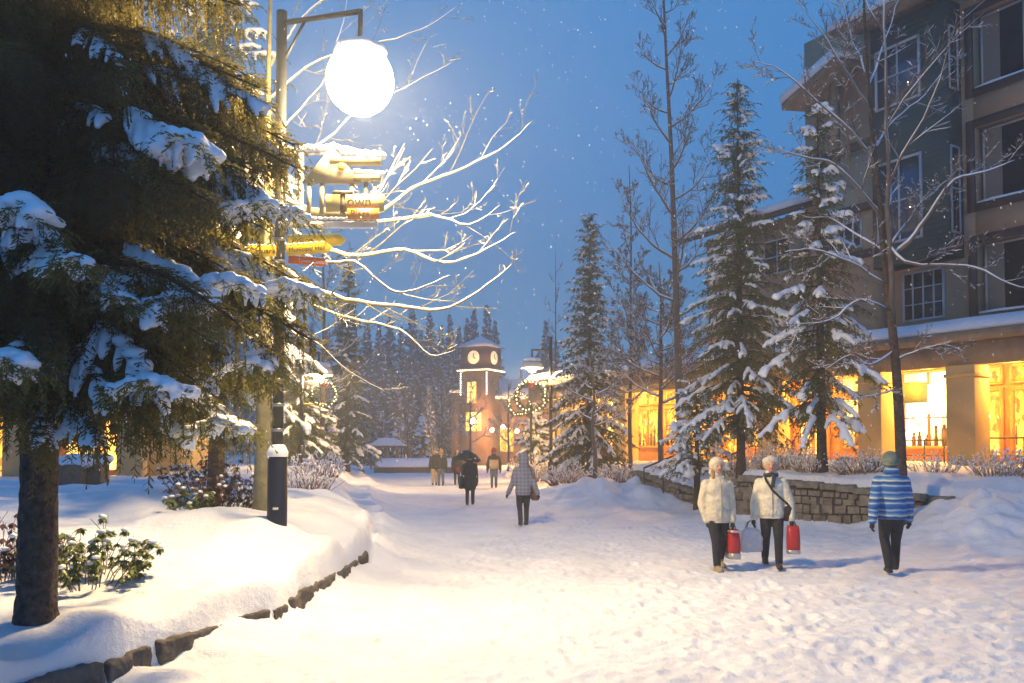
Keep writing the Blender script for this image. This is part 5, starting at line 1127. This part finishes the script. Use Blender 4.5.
    if quilt:
        m = MB(); m.tube([(.004, -np.interp(zq*h, zt_, [q_[4] for q_ in tors])*1.03-.002, zq*h) for zq in np.linspace(hem+.01, .82, 9)], .006, 5)
        m.build('zip', mat('zip_band', (.34, .30, .22), .7), t)
    if skirt:
        m = MB(); loft(m, [(0, 0, .36*h, .095*h, .08*h), (0, 0, .52*h, .1*h*pf, .078*h*pf)], 18); m.build('skirt', skirt, t, smooth=True)
    return t
Mw = Matrix
def wrist(t, k): return t.matrix_basis @ Vector(t['wrist_%d' % k])
pW1 = person('woman in cream jacket and white hood walking, black gloves, left of the pair', 717, 13.1, 1.70, 8, 'cream_j', 'blackp', 'bootl', hem=.43, puff=1.18, legs=((.20, .03), (-.14, .09)), arms=(((.16, -.03), (.02, .01)), ((.14, .0), (.10, .05))), hair='hairb', long_hair=True, hood='furh', quilt=True, vox=.013)
pW2 = person('woman in white jacket with dark scarf and pale fur hat, right of the pair', 771, 13.35, 1.70, -12, 'white_j', 'blackp', 'boot', hem=.45, puff=1.16, legs=((-.20, .10), (.18, .03)), arms=(((.22, -.02), (.30, .05)), ((.30, .02), (.34, .06))), hair='hairg', hat=('fur', 'furh'), scarf='scarfd', quilt=True, vox=.013)
pS = person('person in blue striped jacket and knit hat walking away at right', 891, 12.75, 1.80, 168, 'stripe', 'blackp', 'boot', hem=.46, puff=1.16, legs=((.26, .04), (-.22, .16)), arms=(((.22, .05), (.30, .12)), ((.26, -.09), (.36, -.12))), hat=('knit', 'knit'), boots_h=.13, vox=.013)
pE = person('woman in hooded grey plaid coat and tall boots walking away mid street', 523.5, 20.2, 1.72, 188, 'plaid', 'blackp', 'boot', hem=.43, puff=1.10, legs=((.14, .02), (-.14, .10)), arms=(((.2, -.06), (.4, -.12)), ((.22, .05), (.5, .12))), hood='plaid', boots_h=.27, vox=.018)
pU = person('person in long black coat seen from behind under a dark umbrella', 470, 27, 1.64, 180, 'blackc', 'blackp', 'boot', hem=.32, puff=1.15, legs=((.07, .02), (-.07, .05)), arms=(((.1, .0), (.15, .03)), ((.2, .06, -.15), (.0, .16, .07))), hair='hard', vox=.022)
pA = person('man in dark open coat and jeans, leftmost of the far walkers', 441, 40, 1.76, 0, 'darkj', 'jeans', 'boot', hem=.46, puff=1.12, legs=((.12, .03), (-.12, .05)), arms=(((.2, .0), (.15, .08)), ((.2, .0), (.2, .02))), hair='hard', scarf='scarfy', vox=.025)
pB = person('woman in dark coat with red skirt, second of the far walkers', 457, 41, 1.68, 5, 'darkj', 'blackp', 'boot', hem=.50, puff=1.05, legs=((.1, .03), (-.1, .05)), arms=(((.2, .0), (.15, .1)), ((.2, .0), (.1, .05))), hair='hard', long_hair=True, skirt='redc', vox=.025, scarf='scarfy')
pD = person('man in dark jacket with tan front and red cap, alone in the far street', 494, 38, 1.76, 0, 'darkj', 'jeans', 'boot', hem=.48, puff=1.2, legs=((.06, .02), (-.04, .03)), arms=(((.3, .0), (.3, .06)), ((.3, .0), (.3, .03))), hair='hard', hat=('knit', 'redh'), panel='tanj', vox=.025)
for (px, Y, lab, j) in ((434.5, 40.6, 'person in grey coat half behind the leftmost far walker', 'darkj'),):
    person(lab, px, Y, 1.7, 10, j, 'tanj', 'boot', hem=.47, puff=1.05, legs=((.08, .03), (-.08, .04)), hair='hard', vox=.028)
# things they carry
bpy.context.view_layer.update()
M['redbag'] = mat('red_glossy_bag', (.40, .018, .018), .4, bump=.3, bscale=8, dist=.02); M['whitebag'] = mat('white_bag', (.62, .58, .58), .5, bump=.5, bscale=6, dist=.04); M['silver'] = mat('silver_band', (.5, .48, .45), .35, metal=.5)
def bag(name, label, cat, pos, sz, m, rz=0, band=None, hl=.16, slump=.0, group=None):
    t = thing(name, label, cat, (pos[0], pos[1], pos[2]-hl-sz[2]), rz, group); a, b, c = sz; mb = MB()
    loft(mb, [(0, 0, 0, a*.46, b*.42), (0, 0, .02, a*.5, b*.5), (0, 0, c*.5, a*(.52+slump*.5), b*.55), (0, 0, c*.85, a*(.48-slump*1.6), b*.4), (0, 0, c, a*(.46-slump*4), b*.3)], 24, .5); mb.build('bag_body', m, t, smooth=True)
    if slump: bo = t.children[0]; q9 = bo.modifiers.new('r', 'REMESH'); q9.mode = 'VOXEL'; q9.voxel_size = .012; q9.use_smooth_shade = True; rough(bo, .05, .09)
    h = MB()
    for s in (-1, 1): h.tube([(-a*.22, s*b*.2, c-.01), (-a*.12, s*.012, c+hl*.8), (0, 0, c+hl+.005), (a*.12, s*.012, c+hl*.8), (a*.22, s*b*.2, c-.01)], .006, 6)
    h.build('handle', 'glove', t, smooth=True)
    if band:
        q_ = MB()
        for z_, hh in band: loft(q_, [(0, 0, z_, a*.525, b*.56), (0, 0, z_+hh, a*.527, b*.565)], 24, .5)
        q_.build('band', 'silver', t, smooth=True)
    return t
w = wrist(pW1, 1); bag('shopping_bag', 'red and silver bag carried by the left woman of the pair', 'bag', w, (.17, .28, .44), 'redbag', .1, [(.0, .09), (.40, .03)], .09)
w = wrist(pW2, 0); bag('carrier_bag', 'crumpled white carrier bag hanging between the two women', 'bag', w+Vector((-.05, 0, 0)), (.36, .12, .38), 'whitebag', .2, None, .10, .06)
w = wrist(pW2, 1); bag('shopping_bag', 'red bag hanging at the right side of the right woman of the pair', 'bag', w+Vector((.02, 0, .02)), (.19, .28, .42), 'redbag', -.2, [(.0, .06)], .08)
# shoulder bag with diagonal strap
def shoulder_bag(label, person_, H, sx, m, w_=.3, h_=.3, zb=.50, back=False, puff=1.1, diag=True):
    t = thing('shoulder_bag', label, 'bag', person_.location, person_.rotation_euler.z); mb = MB(); x = sx*.138*H*puff
    loft(mb, [(x, 0, zb*H-h_/2, .07, w_*.42), (x, 0, zb*H-h_/2+.04, .10, w_*.55), (x, 0, zb*H+h_*.3, .08, w_*.52), (x, 0, zb*H+h_/2, .03, w_*.42)], 18); mb.build('bag_body', m, t, smooth=True)
    s = MB()
    for sg in (-1, 1):
        y = sg*.088*H*puff
        if diag: s.tube([(x, sg*w_*.3, zb*H+h_*.45), (x*.6, y, .62*H), (0, y*1.02, .71*H), (-sx*.055*H, y*.92, .80*H), (-sx*.06*H, 0, .845*H)], .016, 6)
        else: s.tube([(x, sg*w_*.3, zb*H+h_*.45), (sx*.10*H*puff, y*.8, .70*H), (sx*.085*H, y*.7, .79*H), (sx*.075*H, 0, .85*H)], .014, 6)
    s.build('strap', m, t, smooth=True); return t
shoulder_bag('black shoulder bag with diagonal strap worn by the right woman of the pair', pW2, 1.70, 1, 'blackc', .26, .26, .50)
shoulder_bag('large brown handbag on the arm of the plaid coat woman', pE, 1.72, -1, 'brownl', .36, .40, .47, puff=1.15, diag=False)
shoulder_bag('black bag at the side of the umbrella holder', pU, 1.64, 1, 'blackc', .34, .42, .45, puff=1.15, diag=False)
m = MB(); m.lathe([(.066, -.03), (.070, -.025), (.070, .025), (.066, .03)], n=14)
# umbrella
wv = wrist(pU, 1); t = thing('umbrella', 'dark umbrella held over the person in the long black coat', 'umbrella', wv, 0)
m = MB(); n = 8; vs = []; R_ = .46; topz = .60
for j, (rr, zz_) in enumerate(((.02, 0), (.35, -.03), (.7, -.13), (1.0, -.30))):
    for i in range(n*4):
        a = 2*math.pi*i/(n*4); sc_ = 1-(.05*abs(math.sin(a*n/2)) if j == 3 else 0); vs.append((math.cos(a)*rr*R_*sc_, math.sin(a)*rr*R_*sc_, topz+zz_+(.03*abs(math.sin(a*n/2)) if j == 3 else 0)))
k = n*4; m.add(vs, [(j*k+i, j*k+(i+1) % k, (j+1)*k+(i+1) % k, (j+1)*k+i) for j in range(3) for i in range(k)]+[tuple(range(k))])
o = m.build('canopy', mat('dark_green_umbrella', (.025, .04, .035), .5), t, smooth=True); so = o.modifiers.new('s', 'SOLIDIFY'); so.thickness = .004
m = MB(); m.tube([(0, 0, -.1), (0, 0, topz+.06)], .009, 6); m.build('shaft', 'black', t); m = MB(); m.tube([(0, 0, -.16), (0, 0, -.04)], .016, 8); m.build('handle', 'wood', t)
t.rotation_euler = (R(-12), R(8), 0)
# ---------------------------------------------------------------- falling snow
r = rng(4); vs = []; fs = []
def flakes(n, x0, x1, y0, y1, z0, z1, s0, s1, mb):
    for k in range(n):
        p = (r.uniform(x0, x1), r.uniform(y0, y1), r.uniform(z0, z1)); s = r.uniform(s0, s1)
        mb.add([(p[0]+s, p[1], p[2]), (p[0]-s, p[1], p[2]), (p[0], p[1]+s, p[2]), (p[0], p[1]-s, p[2]), (p[0], p[1], p[2]+s*2.2), (p[0]+s*.6, p[1], p[2]-s*2.2)], [(0, 2, 4), (2, 1, 4), (1, 3, 4), (3, 0, 4), (2, 0, 5), (1, 2, 5), (3, 1, 5), (0, 3, 5)])
mb = MB(); flakes(1700, -6, 6, 5, 17, 1.5, 9, .003, .007, mb); flakes(1400, -8, 12, 12, 30, 1, 13, .004, .010, mb)
o = mb.build('falling_snow', 'snow'); tag(o, 'fine snowflakes drifting down through the lamplight', 'snowflakes', kind='stuff')
# ---------------------------------------------------------------- snowy air
DENS = .0050
m = MB(); m.b2((-130, -25, -2.5), (130, 148, 34)); mm = bpy.data.materials.new('snowy_air'); mm.use_nodes = True; nt = mm.node_tree; nt.nodes.clear()
o_ = nt.nodes.new('ShaderNodeOutputMaterial'); v = nt.nodes.new('ShaderNodeVolumePrincipled'); v.inputs['Color'].default_value = (.78, .88, 1, 1); v.inputs['Density'].default_value = DENS; v.inputs['Anisotropy'].default_value = .25
nt.links.new(v.outputs[0], o_.inputs['Volume']); o = m.build('haze', mm); tag(o, 'thin snowy air over the whole street', 'haze', kind='stuff')
bpy.context.view_layer.update()
